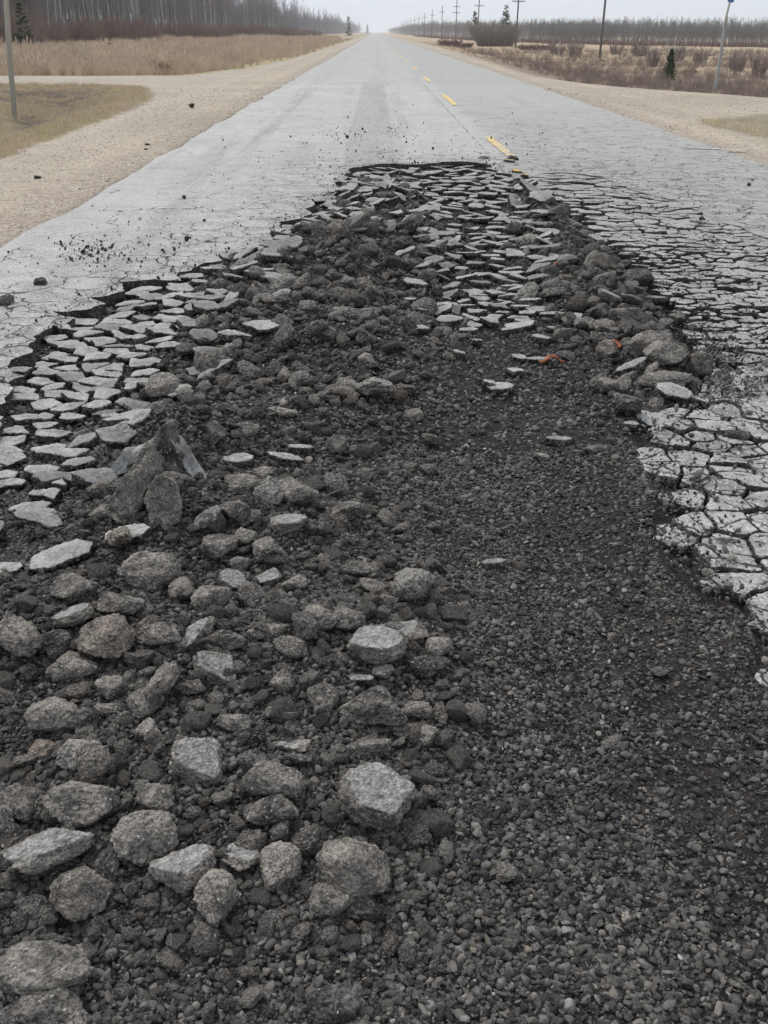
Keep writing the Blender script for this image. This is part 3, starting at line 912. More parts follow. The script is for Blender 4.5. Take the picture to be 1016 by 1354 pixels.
soft = lambda x, y, rr: (1 - .72 * sstep(-.28, .30, sdist(SOFT, x, y) + .5 * fbm2(x, y, 2, 3))) * np.where((fbm2(x, y, .9, 71, 3) > .12) & (x > .2), .55, 1.0)
place_gravel('loose_gravel', 'dark loose gravel spread over the bared bed of the broken road', 165000, .55, 3.9, .0108, .46, 1, prob=soft, tone_mu=.165)
place_gravel('coarse_gravel', 'dark coarse gravel strewn farther up the bared bed', 115000, 3.6, 14.5, .0155, .45, 2, prob=soft, tone_mu=.21)

# clods and crumbs: everything in the heaps too small and too many to count
clod = [rock_mesh('clod', CLOD, 420 + i, 4, (2, 2 * random.uniform(.65, 1), 2 * random.uniform(.5, .9)), k=14, planes=9, lump=.24, fine=.15) for i in range(10)]
def heapd(x, y, rr):
    d = np.maximum(sdist(HEAP, x, y), sdist(RID, x, y)) + .25 * fbm2(x, y, 1.5, 81, 3)
    return np.clip(sstep(-.25, .2, d), .02, 1) * np.where(y > 4.5, .75, 1.0)
place_gravel('small_rubble', 'small dark clods of crumbled asphalt filling the rubble heaps', 24000, .7, 14, .030, .40, 3, lift=.35, prob=heapd, tone_mu=.45, protos=clod)
o_ = place_gravel('rubble', 'fist sized dark clods packed between the larger lumps of rubble', 9000, 1.0, 14, .052, .30, 4, lift=.4,
             prob=lambda x, y, rr: heapd(x, y, rr) * np.where(y > 4.2, .95, .34), tone_mu=.49, protos=clod, big=lambda x, y: 1 + .45 * sstep(4.5, 6, y))

place_gravel('coarse_rubble', 'dark broken clods heaped in the two rubble ridges', 5600, 2.0, 14, 0.085, .34, 6, lift=.45,
             prob=lambda x, y, rr: np.maximum(heapd(x, y, rr) - .05, 0) * np.where(y > 4.2, np.where(y > 9.5, .36, 1.0), .10), tone_mu=.56, protos=clod)
# ------------------------------------------------------------------ individual lumps and plates
def put(name, me, loc, rot, tone, warm, label, cat, group=None):
    o = link(name, me, None, loc, rot)
    o.color = (tone, warm, 0, 1)
    return tag(o, label, cat, group)

seedc = [5000]
OCC = []                                       # x, y, radius of everything already laid down
def lump(px, py, wpx, hpx, tone, label, kind='chunk', warm=.38, tilt=(0, 0), yaw=None, flat=0.0, lift=0.0, k=None, sink=.13, tall=False, spin=0, th=.055):
    """px, py = centre in the photograph, wpx x hpx = its size there"""
    seedc[0] += 1; rr = random.Random(seedc[0])
    x, y, z = GH(px, py + hpx * .32)
    dist = math.sqrt(x * x + y * y + (CAM_H - z) ** 2)
    m = dist / F * 1.0
    wd = wpx * m
    dep = math.asin((CAM_H - z) / dist)
    # apparent height = depth*sin(dep) + height*cos(dep)
    ap = hpx * m
    ratio = .62
    if kind == 'chunk':
        dp = ap / (math.sin(dep) * .75 + math.cos(dep) * ratio)
        dp = min(max(dp, wd * .5), wd * 1.25)
        hh = max(min((ap - dp * math.sin(dep) * .72) / math.cos(dep), dp * .95), dp * .42)
        if tall: hh, dp = ap * .95 / math.cos(dep), wd * .62
        me = rock_mesh(kind, ROCK, seedc[0], 5 if wpx > 26 else 4, (wd * 1.12, dp * 1.08, hh * 1.1), k=k or rr.choice([18, 28, 42]), planes=rr.choice([6, 8, 11]), flat=flat, lump=.13, fine=.10)
        yw = rr.uniform(-.5, .5) if yaw is None else R(yaw)
        loc = (x, y + dp * .12, z + hh * (.5 - sink) + lift)
        OCC.append((x, y, wd * .5))
        tone = min(tone * 1.15 + .10, 1.4) if tone > .1 else tone
        return put('asphalt_chunk', me, loc, (R(tilt[0]) + rr.uniform(-.12, .12), R(tilt[1]) + rr.uniform(-.12, .12), yw), tone, warm, label, 'asphalt chunk')
    elif kind == 'slab':
        x, y, z = GH(px, py + hpx * .48); m = math.sqrt(x * x + y * y + (CAM_H - z) ** 2) / F
        wd, ht = wpx * m, hpx * m / math.cos(dep) * 1.05
        C = np.array([[-.42, -.5], [.05, -.54], [.46, -.46], [.52, -.05], [.40, .36], [.12, .52], [-.22, .44], [-.46, .05]]) * [wd, ht] * np.array([[rr.uniform(.84, 1.1), rr.uniform(.9, 1.06)] for _ in range(8)])
        V, q, t, top, c0 = plate_arrays(C, 0, th, seedc[0], 60, .12, None, .05)
        V[:, 2] += fbm(V * 11, seedc[0] % 50, 3) * .10
        a_ = R(spin); V[:, :2] = V[:, :2] @ np.array([[math.cos(a_), math.sin(a_)], [-math.sin(a_), math.cos(a_)]])
        pale = tone >= 1
        me = mesh_np('slab', V, [q, t], [PLATE if pale else ROCK], True, None, {'top': top if pale else top * 0})
        OCC.append((x, y, wd * .5))
        return put('asphalt_shard', me, (x, y + .02, z + ht * .42 * math.cos(a_) + lift), (R(tilt[0] or 62), 0, R(yaw or 0)), tone, warm, label, 'asphalt shard')
    else:
        th = .030 + .012 * rr.random()
        dp = min(max((ap - th * math.cos(dep)) / max(math.sin(dep + R(tilt[0])), .15), wd * .35), wd * 1.2)
        n = rr.choice([6, 7, 8])
        C = np.array([[math.cos(a) * wd / 2 * rr.uniform(.86, 1.05), math.sin(a) * dp / 2 * rr.uniform(.85, 1.05)] for a in [2 * math.pi * (i + rr.uniform(-.22, .22)) / n for i in range(n)]])
        V, q, t, top, c0 = plate_arrays(C, 0, th, seedc[0], 56, .05)
        me = mesh_np(kind, V, [q, t], [PLATE], True, None, {'top': top})
        OCC.append((x, y, wd * .45))
        return put('asphalt_plate', me, (x, y + dp * .1, z + th * .8 + lift + abs(math.sin(R(tilt[1]))) * wd * .25 + abs(math.sin(R(tilt[0]))) * dp * .3), (R(tilt[0]), R(tilt[1]), R(yaw or 0) + rr.uniform(-.2, .2)), tone, 0, label, 'asphalt plate')

CH, PL = 'chunk', 'plate'
HERO = [
 # stack of upturned pieces on the left
 (227, 606, 34, 70, .22, 'dark upright slab at the heart of the upturned stack', 'slab', dict(spin=4, yaw=6, th=.08)),
 (216, 562, 48, 34, .60, 'angular lump forming the peak of the upturned stack on the left', CH, dict(lift=.17, k=45)),
 (202, 600, 26, 80, .68, 'narrow brown slab leaning up to the right against the peak of the stack', 'slab', dict(spin=-30, yaw=-10, th=.05)),
 (180, 642, 40, 92, .52, 'long dark slab leaning steeply up to the left of the stack', 'slab', dict(spin=-20, yaw=-16, th=.08, tilt=(54, 0))),
 (218, 664, 46, 60, .68, 'square brown-grey block standing at the foot of the upturned stack', 'slab', dict(spin=3, yaw=8, th=.12, tilt=(58, 0))),
 (188, 575, 38, 22, 1, 'small pale plate tilted against the left shoulder of the stack', PL, dict(tilt=(14, -26), yaw=20, lift=.06)),
 (174, 600, 24, 58, 1, 'pale plate leaning steeply on the left of the stack peak', 'slab', dict(spin=-48, yaw=-8, th=.03, tilt=(50, 0))),
 (250, 606, 22, 68, 1, 'pale plate propped steeply on the right of the stack peak', 'slab', dict(spin=26, yaw=14, th=.03, tilt=(56, 0))),
 (234, 640, 42, 30, .18, 'dark lump tucked behind the square block of the stack', CH, {}),
 (137, 648, 36, 34, .30, 'rounded lump left of the leaning slab', CH, {}),
 (135, 677, 34, 24, .35, 'crumbly lump just below the rounded one left of the stack', CH, {}),
 (170, 684, 44, 26, .20, 'dark wedge with a curved edge behind the bright oval plate', CH, {}),
 (168, 707, 64, 32, 1.2, 'bright oval plate lying below the upturned stack', PL, dict(tilt=(6, -8))),
 (80, 737, 88, 40, 1, 'longest pale plate, tilted up to the right near the left edge', PL, dict(tilt=(8, -12), yaw=14)),
 (12, 753, 40, 26, 1, 'pale rounded plate cut off by the left edge of the view', PL, {}),
 # left heap
 (198, 757, 74, 64, .42, 'large round brown-grey lump below the bright oval plate', CH, dict(warm=.35)),
 (143, 841, 66, 74, .52, 'big block with a reddish left side', CH, dict(warm=.75, k=30)),
 (93, 881, 62, 44, .45, 'knobbly grey lump left of and below the reddish-sided block', CH, {}),
 (94, 813, 64, 40, .45, 'wedge tilted up to the right with a light upper edge', CH, dict(tilt=(0, -22), flat=.5)),
 (100, 780, 62, 46, .25, 'dark angular lump above the tilted wedge', CH, {}),
 (75, 849, 50, 34, .08, 'blue-black lump between the tilted wedge and the knobbly lump', CH, dict(warm=0)),
 (160, 800, 56, 42, .35, 'lump peeping out behind the reddish-sided block', CH, {}),
 (211, 838, 62, 38, .30, 'low lump right of the reddish-sided block', CH, {}),
 (256, 844, 76, 40, .45, 'long slab lying diagonally, rising to the right', CH, dict(tilt=(0, -30), flat=.45, yaw=15)),
 (300, 845, 48, 30, .30, 'short bar-like lump touching the right end of the diagonal slab', CH, dict(yaw=-20)),
 (290, 880, 62, 46, .40, 'lump with a pale slanting face below the bar-like one', CH, dict(tilt=(18, 24), flat=.5)),
 (282, 793, 50, 46, .38, 'upright pyramid-shaped lump above the diagonal slab', CH, {}),
 (308, 770, 38, 36, .42, 'small slanting block behind the pyramid-shaped lump', CH, dict(tilt=(0, 30), flat=.5)),
 (195, 929, 52, 44, .42, 'smooth egg-shaped lump in the middle of the left heap', CH, {}),
 (145, 907, 36, 38, .38, 'small upright lump between the egg-shaped and the knobbly ones', CH, {}),
 (65, 948, 78, 56, .45, 'broad lump with a black right end, near the left edge', CH, dict(warm=.4)),
 (112, 950, 50, 32, .06, 'black crumbling lump against the end of the broad lump', CH, dict(warm=0)),
 (143, 937, 36, 20, .60, 'flat pale pebble-like piece above the small bright boulder', CH, {}),
 (102, 993, 56, 48, .85, 'brightest small boulder in the left heap', CH, dict(warm=.1)),
 (194, 964, 32, 28, .70, 'little pale stone below the egg-shaped lump', CH, {}),
 (55, 990, 36, 28, .35, 'reddish-brown lump left of the brightest boulder', CH, dict(warm=1)),
 (253, 909, 40, 24, .35, 'low rounded lump right of the egg-shaped one', CH, {}),
 (305, 953, 52, 28, .25, 'low dark lump with a white fleck', CH, {}),
 (267, 1003, 74, 60, .45, 'large wedge with a light streaked face, in the centre of the left heap', CH, dict(tilt=(10, 24), flat=.55)),
 (28, 1056, 68, 54, .25, 'dark grey boulder at the left edge above the reddish stub', CH, {}),
 (117, 1061, 96, 58, .38, 'widest boulder, layered and grey-brown, in the lower left', CH, dict(k=30)),
 (197, 1101, 82, 66, .48, 'smooth rounded-triangular boulder right of the widest one', CH, dict(k=9)),
 (241, 1144, 76, 64, .55, 'boulder with a pale top touching the rounded-triangular one', CH, dict(flat=.72)),
 (64, 1126, 98, 58, .50, 'boulder with a pale crumbly crown in the lower left', CH, dict(flat=.66)),
 (112, 1177, 72, 70, .38, 'brownish boulder below the one with the crumbly crown', CH, dict(warm=.55)),
 (289, 1188, 50, 70, .68, 'pale upright two-lobed stone at the front of the heap', CH, {}),
 (205, 1054, 46, 44, .28, 'dark lump behind the rounded-triangular boulder', CH, {}),
 (14, 1102, 46, 34, .30, 'reddish stub at the very left edge', CH, dict(warm=.9)),
 (62, 1285, 108, 64, .40, 'large grey boulder alone in the bottom left', CH, dict(k=10)),
 (68, 1342, 90, 54, .35, 'boulder cut off by the bottom edge at the left', CH, {}),
 (150, 1130, 38, 24, .25, 'small lump between the crumbly-crowned and rounded-triangular boulders', CH, {}),
 (44, 1195, 30, 24, .40, 'small stone left of the brownish boulder', CH, {}),
 (375, 1031, 98, 56, .32, 'long humped boulder with a dark band across it', CH, dict(tilt=(0, 14))),
 (360, 1068, 66, 52, .40, 'pitted boulder leaning on the long humped one', CH, {}),
 (505, 1050, 104, 90, .35, 'largest boulder, with a bright flat patch on its upper right', CH, dict(flat=.62, tilt=(8, 14))),
 (469, 1148, 86, 84, .42, 'big brown boulder below the largest one', CH, dict(warm=.45)),
 (435, 1192, 48, 46, .40, 'small boulder touching the lower left of the big brown one', CH, {}),
 (487, 1204, 52, 38, .04, 'black smooth lump with a white fleck under the big brown boulder', CH, dict(warm=0)),
 (370, 1145, 52, 62, .72, 'pale half of a split stone, the right piece', CH, dict(k=40)),
 (316, 1133, 50, 38, .80, 'pale half of a split stone, the left piece', CH, dict(k=40, flat=.7)),
 (446, 1327, 64, 48, .10, 'dark smooth lump near the bottom edge, left of the middle', CH, dict(warm=.1)),
 (462, 1356, 54, 26, .30, 'lump cut off by the bottom edge below the dark smooth one', CH, {}),
 (386, 986, 56, 18, .8, 'pale bar-shaped piece lying on edge above the long humped boulder', CH, dict(flat=.6, yaw=0)),
 (495, 850, 80, 60, .42, 'big lump at the left of the cluster beside the gravel lane', CH, dict(flat=.7, tilt=(6, 10))),
 (535, 832, 64, 36, .5, 'pale-topped plate-like lump on the cluster beside the gravel lane', CH, dict(flat=.5)),
 (577, 853, 38, 40, .68, 'bright rounded lump at the right end of the cluster', CH, {}),
 (565, 880, 64, 36, .02, 'jet black lump under the bright rounded one', CH, dict(warm=0)),
 (494, 933, 88, 60, .20, 'broad dark boulder with a hollow face below the cluster', CH, {}),
 (425, 920, 40, 52, .30, 'upright dark block left of the broad dark boulder', CH, dict(k=40)),
 (419, 816, 56, 42, .48, 'lump with a pointed crest left of the cluster', CH, {}),
 (460, 818, 42, 44, .30, 'squarish lump between the crested one and the cluster', CH, {}),
 (373, 898, 32, 36, .35, 'rounded knob left of the upright dark block', CH, {}),
 (478, 902, 38, 12, 1.1, 'small bright plate lying above the broad dark boulder', PL, {}),
 (505, 886, 30, 28, .42, 'small block between the cluster and the small bright plate', CH, {}),
 (548, 938, 44, 32, .38, 'lump at the right side of the broad dark boulder', CH, {}),
 (535, 968, 28, 24, .62, 'small pale cube below the broad dark boulder', CH, {}),
 (562, 972, 36, 32, .30, 'dull lump right of the small pale cube', CH, {}),
 (490, 988, 54, 34, .28, 'low dark lump above the largest boulder', CH, {}),
 (545, 766, 54, 38, .55, 'pale ridged lump at the border of the gravel lane', CH, {}),
 (477, 753, 48, 30, .42, 'crumbly lump left of the pale ridged one', CH, {}),
 (495, 777, 44, 28, .35, 'flat-bottomed lump under the crumbly one', CH, {}),
 (510, 794, 32, 20, .45, 'little lump under the flat-bottomed one', CH, {}),
 (385, 855, 46, 32, .30, 'low round lump left of the cluster', CH, {}),
 (356, 835, 52, 26, .48, 'low lump with a light crest behind the low round one', CH, {}),
 (355, 762, 48, 26, .55, 'tilted piece showing one bright straight edge', CH, dict(tilt=(0, -14), flat=.4)),
 (391, 772, 36, 30, .50, 'small wedge right of the straight-edged piece', CH, {}),
 # above the heap
 (315, 606, 44, 24, 1.2, 'bright thick oval plate right of the upturned stack', PL, {}),
 (398, 595, 36, 14, 1, 'small smooth pale plate right of the bright thick one', PL, {}),
 (380, 610, 52, 14, 1, 'thin pale plate slanting down to the right', PL, dict(tilt=(0, 9), yaw=-8)),
 (351, 625, 36, 30, .40, 'round lump under the thin slanting plate', CH, {}),
 (320, 644, 62, 34, .42, 'broad dome-shaped lump under the bright thick plate', CH, {}),
 (385, 655, 66, 46, .40, 'craggy lump with a pale splinter on its right', CH, {}),
 (380, 692, 58, 36, .55, 'block with a flat pale top in the middle of the heap', CH, dict(flat=.6)),
 (312, 673, 40, 34, .34, 'round lump between the dome-shaped lump and the flat-topped block', CH, {}),
 (323, 708, 32, 30, .50, 'cube-like stone left of the flat-topped block', CH, {}),
 (354, 726, 46, 44, .32, 'rough lump with a dark right half below the flat-topped block', CH, {}),
 (457, 678, 54, 36, .40, 'ridge-backed lump right of the flat-topped block', CH, dict(tilt=(0, -12))),
 (447, 588, 30, 28, .32, 'lone round lump on the gravel right of the smooth pale plate', CH, {}),
 (327, 568, 32, 24, .48, 'rounded lump above the bright thick plate', CH, {}),
 (282, 567, 36, 32, .26, 'dark lump right of the stack peak', CH, {}),
 (287, 722, 58, 38, .34, 'mottled lump right of the large round one', CH, {}),
 (314, 745, 36, 28, .28, 'dull lump below the mottled one', CH, {}),
 (372, 544, 40, 14, .6, 'low flat lump at the upper edge of the heap', CH, {}),
 (545, 548, 28, 24, .42, 'lone pale-brown lump on the gravel in the middle', CH, {}),
 (661, 512, 42, 20, 1.05, 'crumbling pale plate on the gravel in the centre', PL, {}),
 (739, 583, 38, 12, .75, 'dull flat plate half sunk in the gravel lane', PL, {}),
 (790, 593, 34, 14, .45, 'low worn lump in the gravel right of the half-sunk plate', CH, {}),
 (652, 747, 36, 14, .7, 'small flat pale stone on the gravel lane', PL, {}),
 (484, 475, 20, 18, .75, 'small bright stone in the dark rubble left of the middle', CH, {}),
 (485, 700 - 250, 26, 22, .04, 'black lump in the dark rubble above the small bright stone', CH, dict(warm=0)),
 (718, 604, 24, 12, .6, 'small pale stone below the half-sunk plate', CH, {}),
 (829, 1213, 12, 16, 1.1, 'tiny white stone on the fine gravel at the lower right', CH, {}),
 # right ridge
 (878, 470, 56, 40, .60, 'largest light grey block on the right ridge', CH, dict(k=40)),
 (882, 503, 70, 28, .42, 'long brown-grey block below the largest light one', CH, dict(k=30, yaw=0)),
 (926, 486, 32, 44, .32, 'upright brown block right of the long one', CH, dict(warm=.5)),
 (862, 395, 42, 18, .12, 'flat-topped dark block high on the right ridge', CH, dict(flat=.5)),
 (829, 420, 40, 32, .25, 'dark angular block on the crest of the right ridge', CH, dict(k=40)),
 (796, 411, 38, 22, .22, 'dark rounded block left of the angular one on the right ridge', CH, {}),
 (804, 511, 34, 26, .50, 'mottled lump with a white spot at the foot of the right ridge', CH, {}),
 (806, 463, 32, 30, .38, 'brown lump with an orange scrap beside it', CH, dict(warm=.7)),
 (855, 455, 58, 34, .35, 'tilted slab-like lump left of the largest light block', CH, dict(tilt=(0, -24))),
 (802, 436, 30, 26, .45, 'small lump above the brown one on the right ridge', CH, {}),
 (833, 490, 48, 14, .75, 'thin plate slanting up to the right below the tilted slab', PL, dict(tilt=(6, -24), yaw=12)),
 (954, 461, 26, 20, .03, 'black knob lying on the cracked lane', CH, dict(warm=0)),
 (893, 423, 28, 20, .30, 'knob behind the crest of the right ridge', CH, {}),
 (890, 527, 50, 26, 1.15, 'bright plate tipped on the end of the right ridge', PL, dict(tilt=(14, 12), lift=.03)),
 (872, 556, 60, 34, 1, 'thick pale plate at the corner of the cracked lane', PL, dict(lift=.02)),
 (976, 583, 38, 20, .03, 'black chunk lying on the wide cracked slabs', CH, dict(warm=0, lift=.02)),
 (978, 601, 32, 16, .30, 'brown flat chunk below the black one on the cracked slabs', CH, dict(warm=.7, lift=.01)),
 (832, 531, 30, 16, .85, 'small pale plate below the mottled lump', PL, {}),
 (834, 562, 22, 14, .95, 'tiny pale plate at the edge of the cracked lane', PL, {}),
 (776, 430, 24, 24, .40, 'small block at the inner foot of the right ridge', CH, {}),
 (756, 423, 32, 14, 1, 'pale plate against the inner foot of the right ridge', PL, dict(tilt=(6, -14))),
 (715, 409, 46, 13, 1.1, 'bright long plate lying in front of the right ridge', PL, {}),
 (731, 416, 38, 10, 1.1, 'bright plate just below the longest one by the right ridge', PL, {}),
 (713, 476, 40, 11, 1.1, 'bright flat plate above the orange scrap on the gravel', PL, {}),
 (789, 329, 32, 14, 1, 'light plate tipped on top of the right ridge', PL, dict(tilt=(14, 16), lift=.04)),
 (750, 345, 34, 18, .8, 'bluish pale lump on the right ridge beside an orange scrap', CH, dict(warm=0)),
 (837, 376, 42, 28, .10, 'dark rough lump above the flat-topped block', CH, {}),
 (911, 371, 28, 16, .30, 'lump stranded on the cracked lane', CH, dict(lift=.02)),
 (734, 388, 40, 18, .20, 'dark lump at the inner foot of the ridge above the bright long plate', CH, {}),
 (809, 392, 36, 20, .55, 'greyish slab in the middle of the right ridge', CH, dict(flat=.4, tilt=(6, 14))),
 (660, 229, 24, 12, .02, 'black wedge at the top edge of the hole', CH, dict(warm=0)),
 (640, 214, 16, 13, .35, 'grey lump at the top corner of the hole', CH, {}),
 (678, 217, 13, 10, .03, 'small black lump sitting on the yellow line', CH, dict(warm=0, lift=.06)),
 (450, 233, 14, 12, .05, 'small black lump at the top left corner of the hole', CH, dict(warm=0)),
 (8, 412, 24, 20, .22, 'brown-black lump on the asphalt at the left edge', CH, dict(lift=.07, warm=.5)),
 (56, 387, 19, 15, .03, 'black lump lying on the sound asphalt on the left', CH, dict(lift=.07, warm=0)),
]
for (px, py, wpx, hpx, tone, lab, kd, kw) in HERO:
    lump(px, py, wpx, hpx, tone, lab, kd, **kw)
p = ground_at(254, 143)
put('asphalt_chunk', rock_mesh('chunk', ROCK, 77, 3, (.16, .13, .12)), p + Vector((0, 0, .05)), (0, 0, .3), .06, .5, 'dark lump alone on the tan gravel shoulder', 'asphalt chunk')

# --- loose plates: two mosaics of broken surface
A_ = poly([(-120, 470), (4, 462), (60, 440), (95, 432), (120, 408), (165, 392), (240, 378), (262, 360), (330, 350), (380, 330), (372, 400), (345, 470), (300, 530), (210, 545), (170, 610), (130, 650), (140, 700), (60, 730), (-120, 800)], -.05)
B_ = poly([(470, 224), (560, 220), (640, 217), (690, 240), (715, 290), (722, 360), (715, 400), (690, 430), (600, 440), (560, 400), (520, 350), (440, 300), (370, 320), (350, 345), (372, 310), (410, 290), (420, 262), (452, 250)], -.05)
cands = []
for P_, sp, sd, g0 in ((A_, lambda c: .084 + .011 * max(c[1] - 2.8, 0), 41, 'A'), (B_, lambda c: .098 + .012 * max(c[1] - 6, 0), 42, 'B')):
    S_, SP = seeds_in(P_ * [.72, 1], lambda c: float(sp(c)), sd, 1100); S_ = S_ / [.72, 1]
    S2 = S_.copy(); S2[:, 0] *= .72; 
    for i, C in enumerate(voronoi(S2, [s * .9 for s in SP])):
        if C is None: continue
        C = C.copy(); C[:, 0] /= .72
        cands.append((g0, C, SP[i], i))
hero_xy = np.array([(a, b, r) for a, b, r in OCC])
rr = random.Random(99)
def pxof(x, y, z):
    v = CROT.transposed() @ Vector((x, y, z - CAM_H))
    return CX - F * v.x / v.z, CY + F * v.y / v.z
plates = []
for g0, C, s, i in cands:
    cen = C.mean(0)
    if np.any(np.hypot(hero_xy[:, 0] - cen[0], hero_xy[:, 1] - cen[1]) < hero_xy[:, 2] * .8): continue
    if sdist(PIT, cen[:1], cen[1:])[0] < s * .30: continue
    hd = float(np.maximum(sdist(HEAP, cen[:1], cen[1:]), sdist(RID, cen[:1], cen[1:]))[0])
    if g0 == 'A' and cen[1] < 4.4 and rr.random() < .10: continue
    if rr.random() < ((.07 if g0 == 'A' else .20) if hd < -.1 else .40 if hd < .3 else .72) * (.25 if sdist(PIT, cen[:1], cen[1:])[0] < .7 and cen[1] > 5 else 1): continue
    plates.append((g0, C, s, i, cen, hd))
# scattered strays down the middle
STR = poly([(540, 400), (700, 400), (740, 440), (700, 540), (600, 520), (540, 470)], -.05)
S_, SP = seeds_in(STR, lambda c: .30, 43)
for i, p_ in enumerate(S_):
    nn = 7; s = rr.uniform(.09, .17)
    plates.append(('S', np.array([p_ + np.array([math.cos(a) * s * .62, math.sin(a) * s * .5]) * rr.uniform(.8, 1.1) for a in np.linspace(0, 2 * math.pi, nn + 1)[:-1]]), s, 800 + i, p_, -1))
plates.sort(key=lambda t: -(t[2] / (t[4][1] + .5)))
LBL = {'A': ('loose flat plate in the pale mosaic of broken surface at the left of the hole', 'plates in the left mosaic'),
       'A2': ('flat plate half buried in dark rubble beside the left mosaic', 'half buried plates beside the left mosaic'),
       'R': ('', ''),
       'B': ('loose flat plate among the rows of pale pieces at the far end of the hole', 'plates at the far end of the hole'),
       'B2': ('flat plate poking out of the dark rubble up the left side of the hole', 'plates poking out of the far rubble'),
       'Y': ('loose plate still carrying yellow line paint', 'yellow painted plates'),
       'S': ('flat plate strewn singly on the dark gravel in the middle of the hole', 'stray plates on the dark gravel')}
rest = []
y_near = lambda c: c[1] < 4.4
for q_, (g0, C, s, i, cen, hd) in enumerate(plates):
    gp_ = s * rr.uniform(.26, .52) * (1.05 if y_near(cen) else 1) * (1.15 if g0 == 'B' else 1)
    th = rr.uniform(.026, .048)
    V, q, t, top, c0 = plate_arrays(C, gp_, th, 7000 + i + (500 if g0 == 'B' else 0), 44, .06, (.010, .008), .9)
    if g0 == 'B': V[:, :2] *= rr.uniform(.8, 1.08)
    if g0 == 'S': V *= 1
    x, y = cen
    z = float(H(x, y)[0])
    steep = hd > -.05
    tx, ty = (rr.gauss(R(7), .17), rr.gauss(0, .24)) if steep else (rr.gauss(R(2), .07), rr.gauss(0, .085)) if g0 == 'A' else (rr.gauss(R(1), .09), rr.gauss(0, .12))
    r_ = s * .5
    z += th * .75 + .35 * r_ * (abs(math.sin(tx)) + abs(math.sin(ty))) + (.018 if steep else rr.uniform(.0, .02))
    px, py = pxof(x, y, z)
    key = g0 if not steep else g0 + '2' if g0 in 'AB' else g0
    mt = PLATE
    if abs(x - RC) < .10 and y > 11.5: key, mt = 'Y', YPLATE
    if q_ >= 292 and key != 'Y':
        Rm = np.array(Euler((tx, ty, 0)).to_matrix())
        rest.append((V @ Rm.T + [x, y, z], q, t, top)); continue
    me = mesh_np('plate', V, [q, t], [mt], True, None, {'top': top})
    tone = 1.0 if not steep else rr.choice([1.0, .85, .55, .35])
    if rr.random() < .12: tone *= .5
    o = put('asphalt_plate', me, (x, y, z), (tx, ty, 0), tone, 0, *((LBL[key][0], 'asphalt plate', LBL[key][1])))
    OCC.append((x, y, r_ * .8))
if rest:
    o_n = 0; Vs, Qs, Ts, As = [], [], [], []
    for V, q, t, top in rest: Vs.append(V); Qs.append(q + o_n); Ts.append(t + o_n); As.append(top); o_n += len(V)
    o = link('far_plates', mesh_np('far_plates', np.concatenate(Vs), [np.concatenate(Qs), np.concatenate(Ts)], [PLATE], True, None, {'top': np.concatenate(As)}))
    o.color = (.95, 0, 0, 1); tag(o, 'smallest looking loose plates of the pale broken surface', 'plates', kind='stuff')
# yellow pieces where the line breaks up
for k, (px, py, wpx) in enumerate([(674, 212, 17), (684, 226, 16), (694, 232, 14), (700, 239, 14)]):
    x, y, z = GH(px, py); C = np.array([[math.cos(a) * .065, math.sin(a) * .11] for a in np.linspace(0, 6.28, 8)[:-1]]) * rr.uniform(.75, 1.1)
    V, q, t, top, c0 = plate_arrays(C, 0, .035, 9100 + k, 44, .06)
    me = mesh_np('plate', V, [q, t], [YPLATE], True, None, {'top': top})
    x, y = G(px, py, .02); inpit = inside(PIT, np.array([x]), np.array([y]))[0]
    z = float(H(x, y)[0]) + .05 if inpit else .030
    put('asphalt_plate', me, (x, y, z), (rr.gauss(0, .1), rr.gauss(0, .1), rr.uniform(-.5, .5)), 1, 0, LBL['Y'][0], 'asphalt plate', LBL['Y'][1])

# --- more lumps of rubble, each one a thing
variants = [rock_mesh('lump', ROCK, 600 + i, 4, (1, rr.uniform(.7, 1), rr.uniform(.45, .85)), k=rr.choice([16, 26, 40]), planes=rr.choice([7, 10]), lump=.15, fine=.085) for i in range(22)]
flatv = [rock_mesh('lump', ROCK, 700 + i, 4, (1, rr.uniform(.6, .9), rr.uniform(.25, .4)), k=14, planes=12, flat=.6, lump=.15, fine=.05) for i in range(8)]
ZN = [
  ('near', poly([(0, 760), (300, 700), (620, 760), (640, 960), (540, 1240), (0, 1240)]), 78, (.05, .105), 'loose lump of dark asphalt among the boulders of the near left heap', 'lumps of the near left heap'),
  ('mid', poly([(150, 560), (330, 480), (520, 520), (560, 690), (480, 760), (200, 720)]), 55, (.05, .11), 'loose lump of dark asphalt around the upturned stack in the middle of the heap', 'lumps around the upturned stack'),
  ('far', poly([(330, 330), (470, 232), (560, 260), (640, 330), (560, 520), (300, 540)]), 85, (.09, .24), 'dark lump in the long ridge of rubble up the middle of the hole', 'lumps of the middle ridge'),
  ('rid', poly([(690, 244), (770, 262), (840, 335), (900, 400), (950, 480), (950, 545), (860, 545), (790, 480), (735, 400), (690, 310)]), 66, (.09, .22), 'dark lump in the ridge of rubble along the cracked right lane', 'lumps of the right ridge'),
  ('lane', poly([(830, 250), (1010, 330), (1010, 560), (960, 560), (880, 400)]), 8, (.04, .08), 'small dark lump stranded on the cracked right lane', 'lumps on the cracked right lane'),
  ('grav', poly([(600, 540), (850, 560), (880, 1300), (560, 1300)]), 8, (.025, .045), 'small dull stone standing out of the fine gravel lane', 'stones on the gravel lane'),
]
hp = []
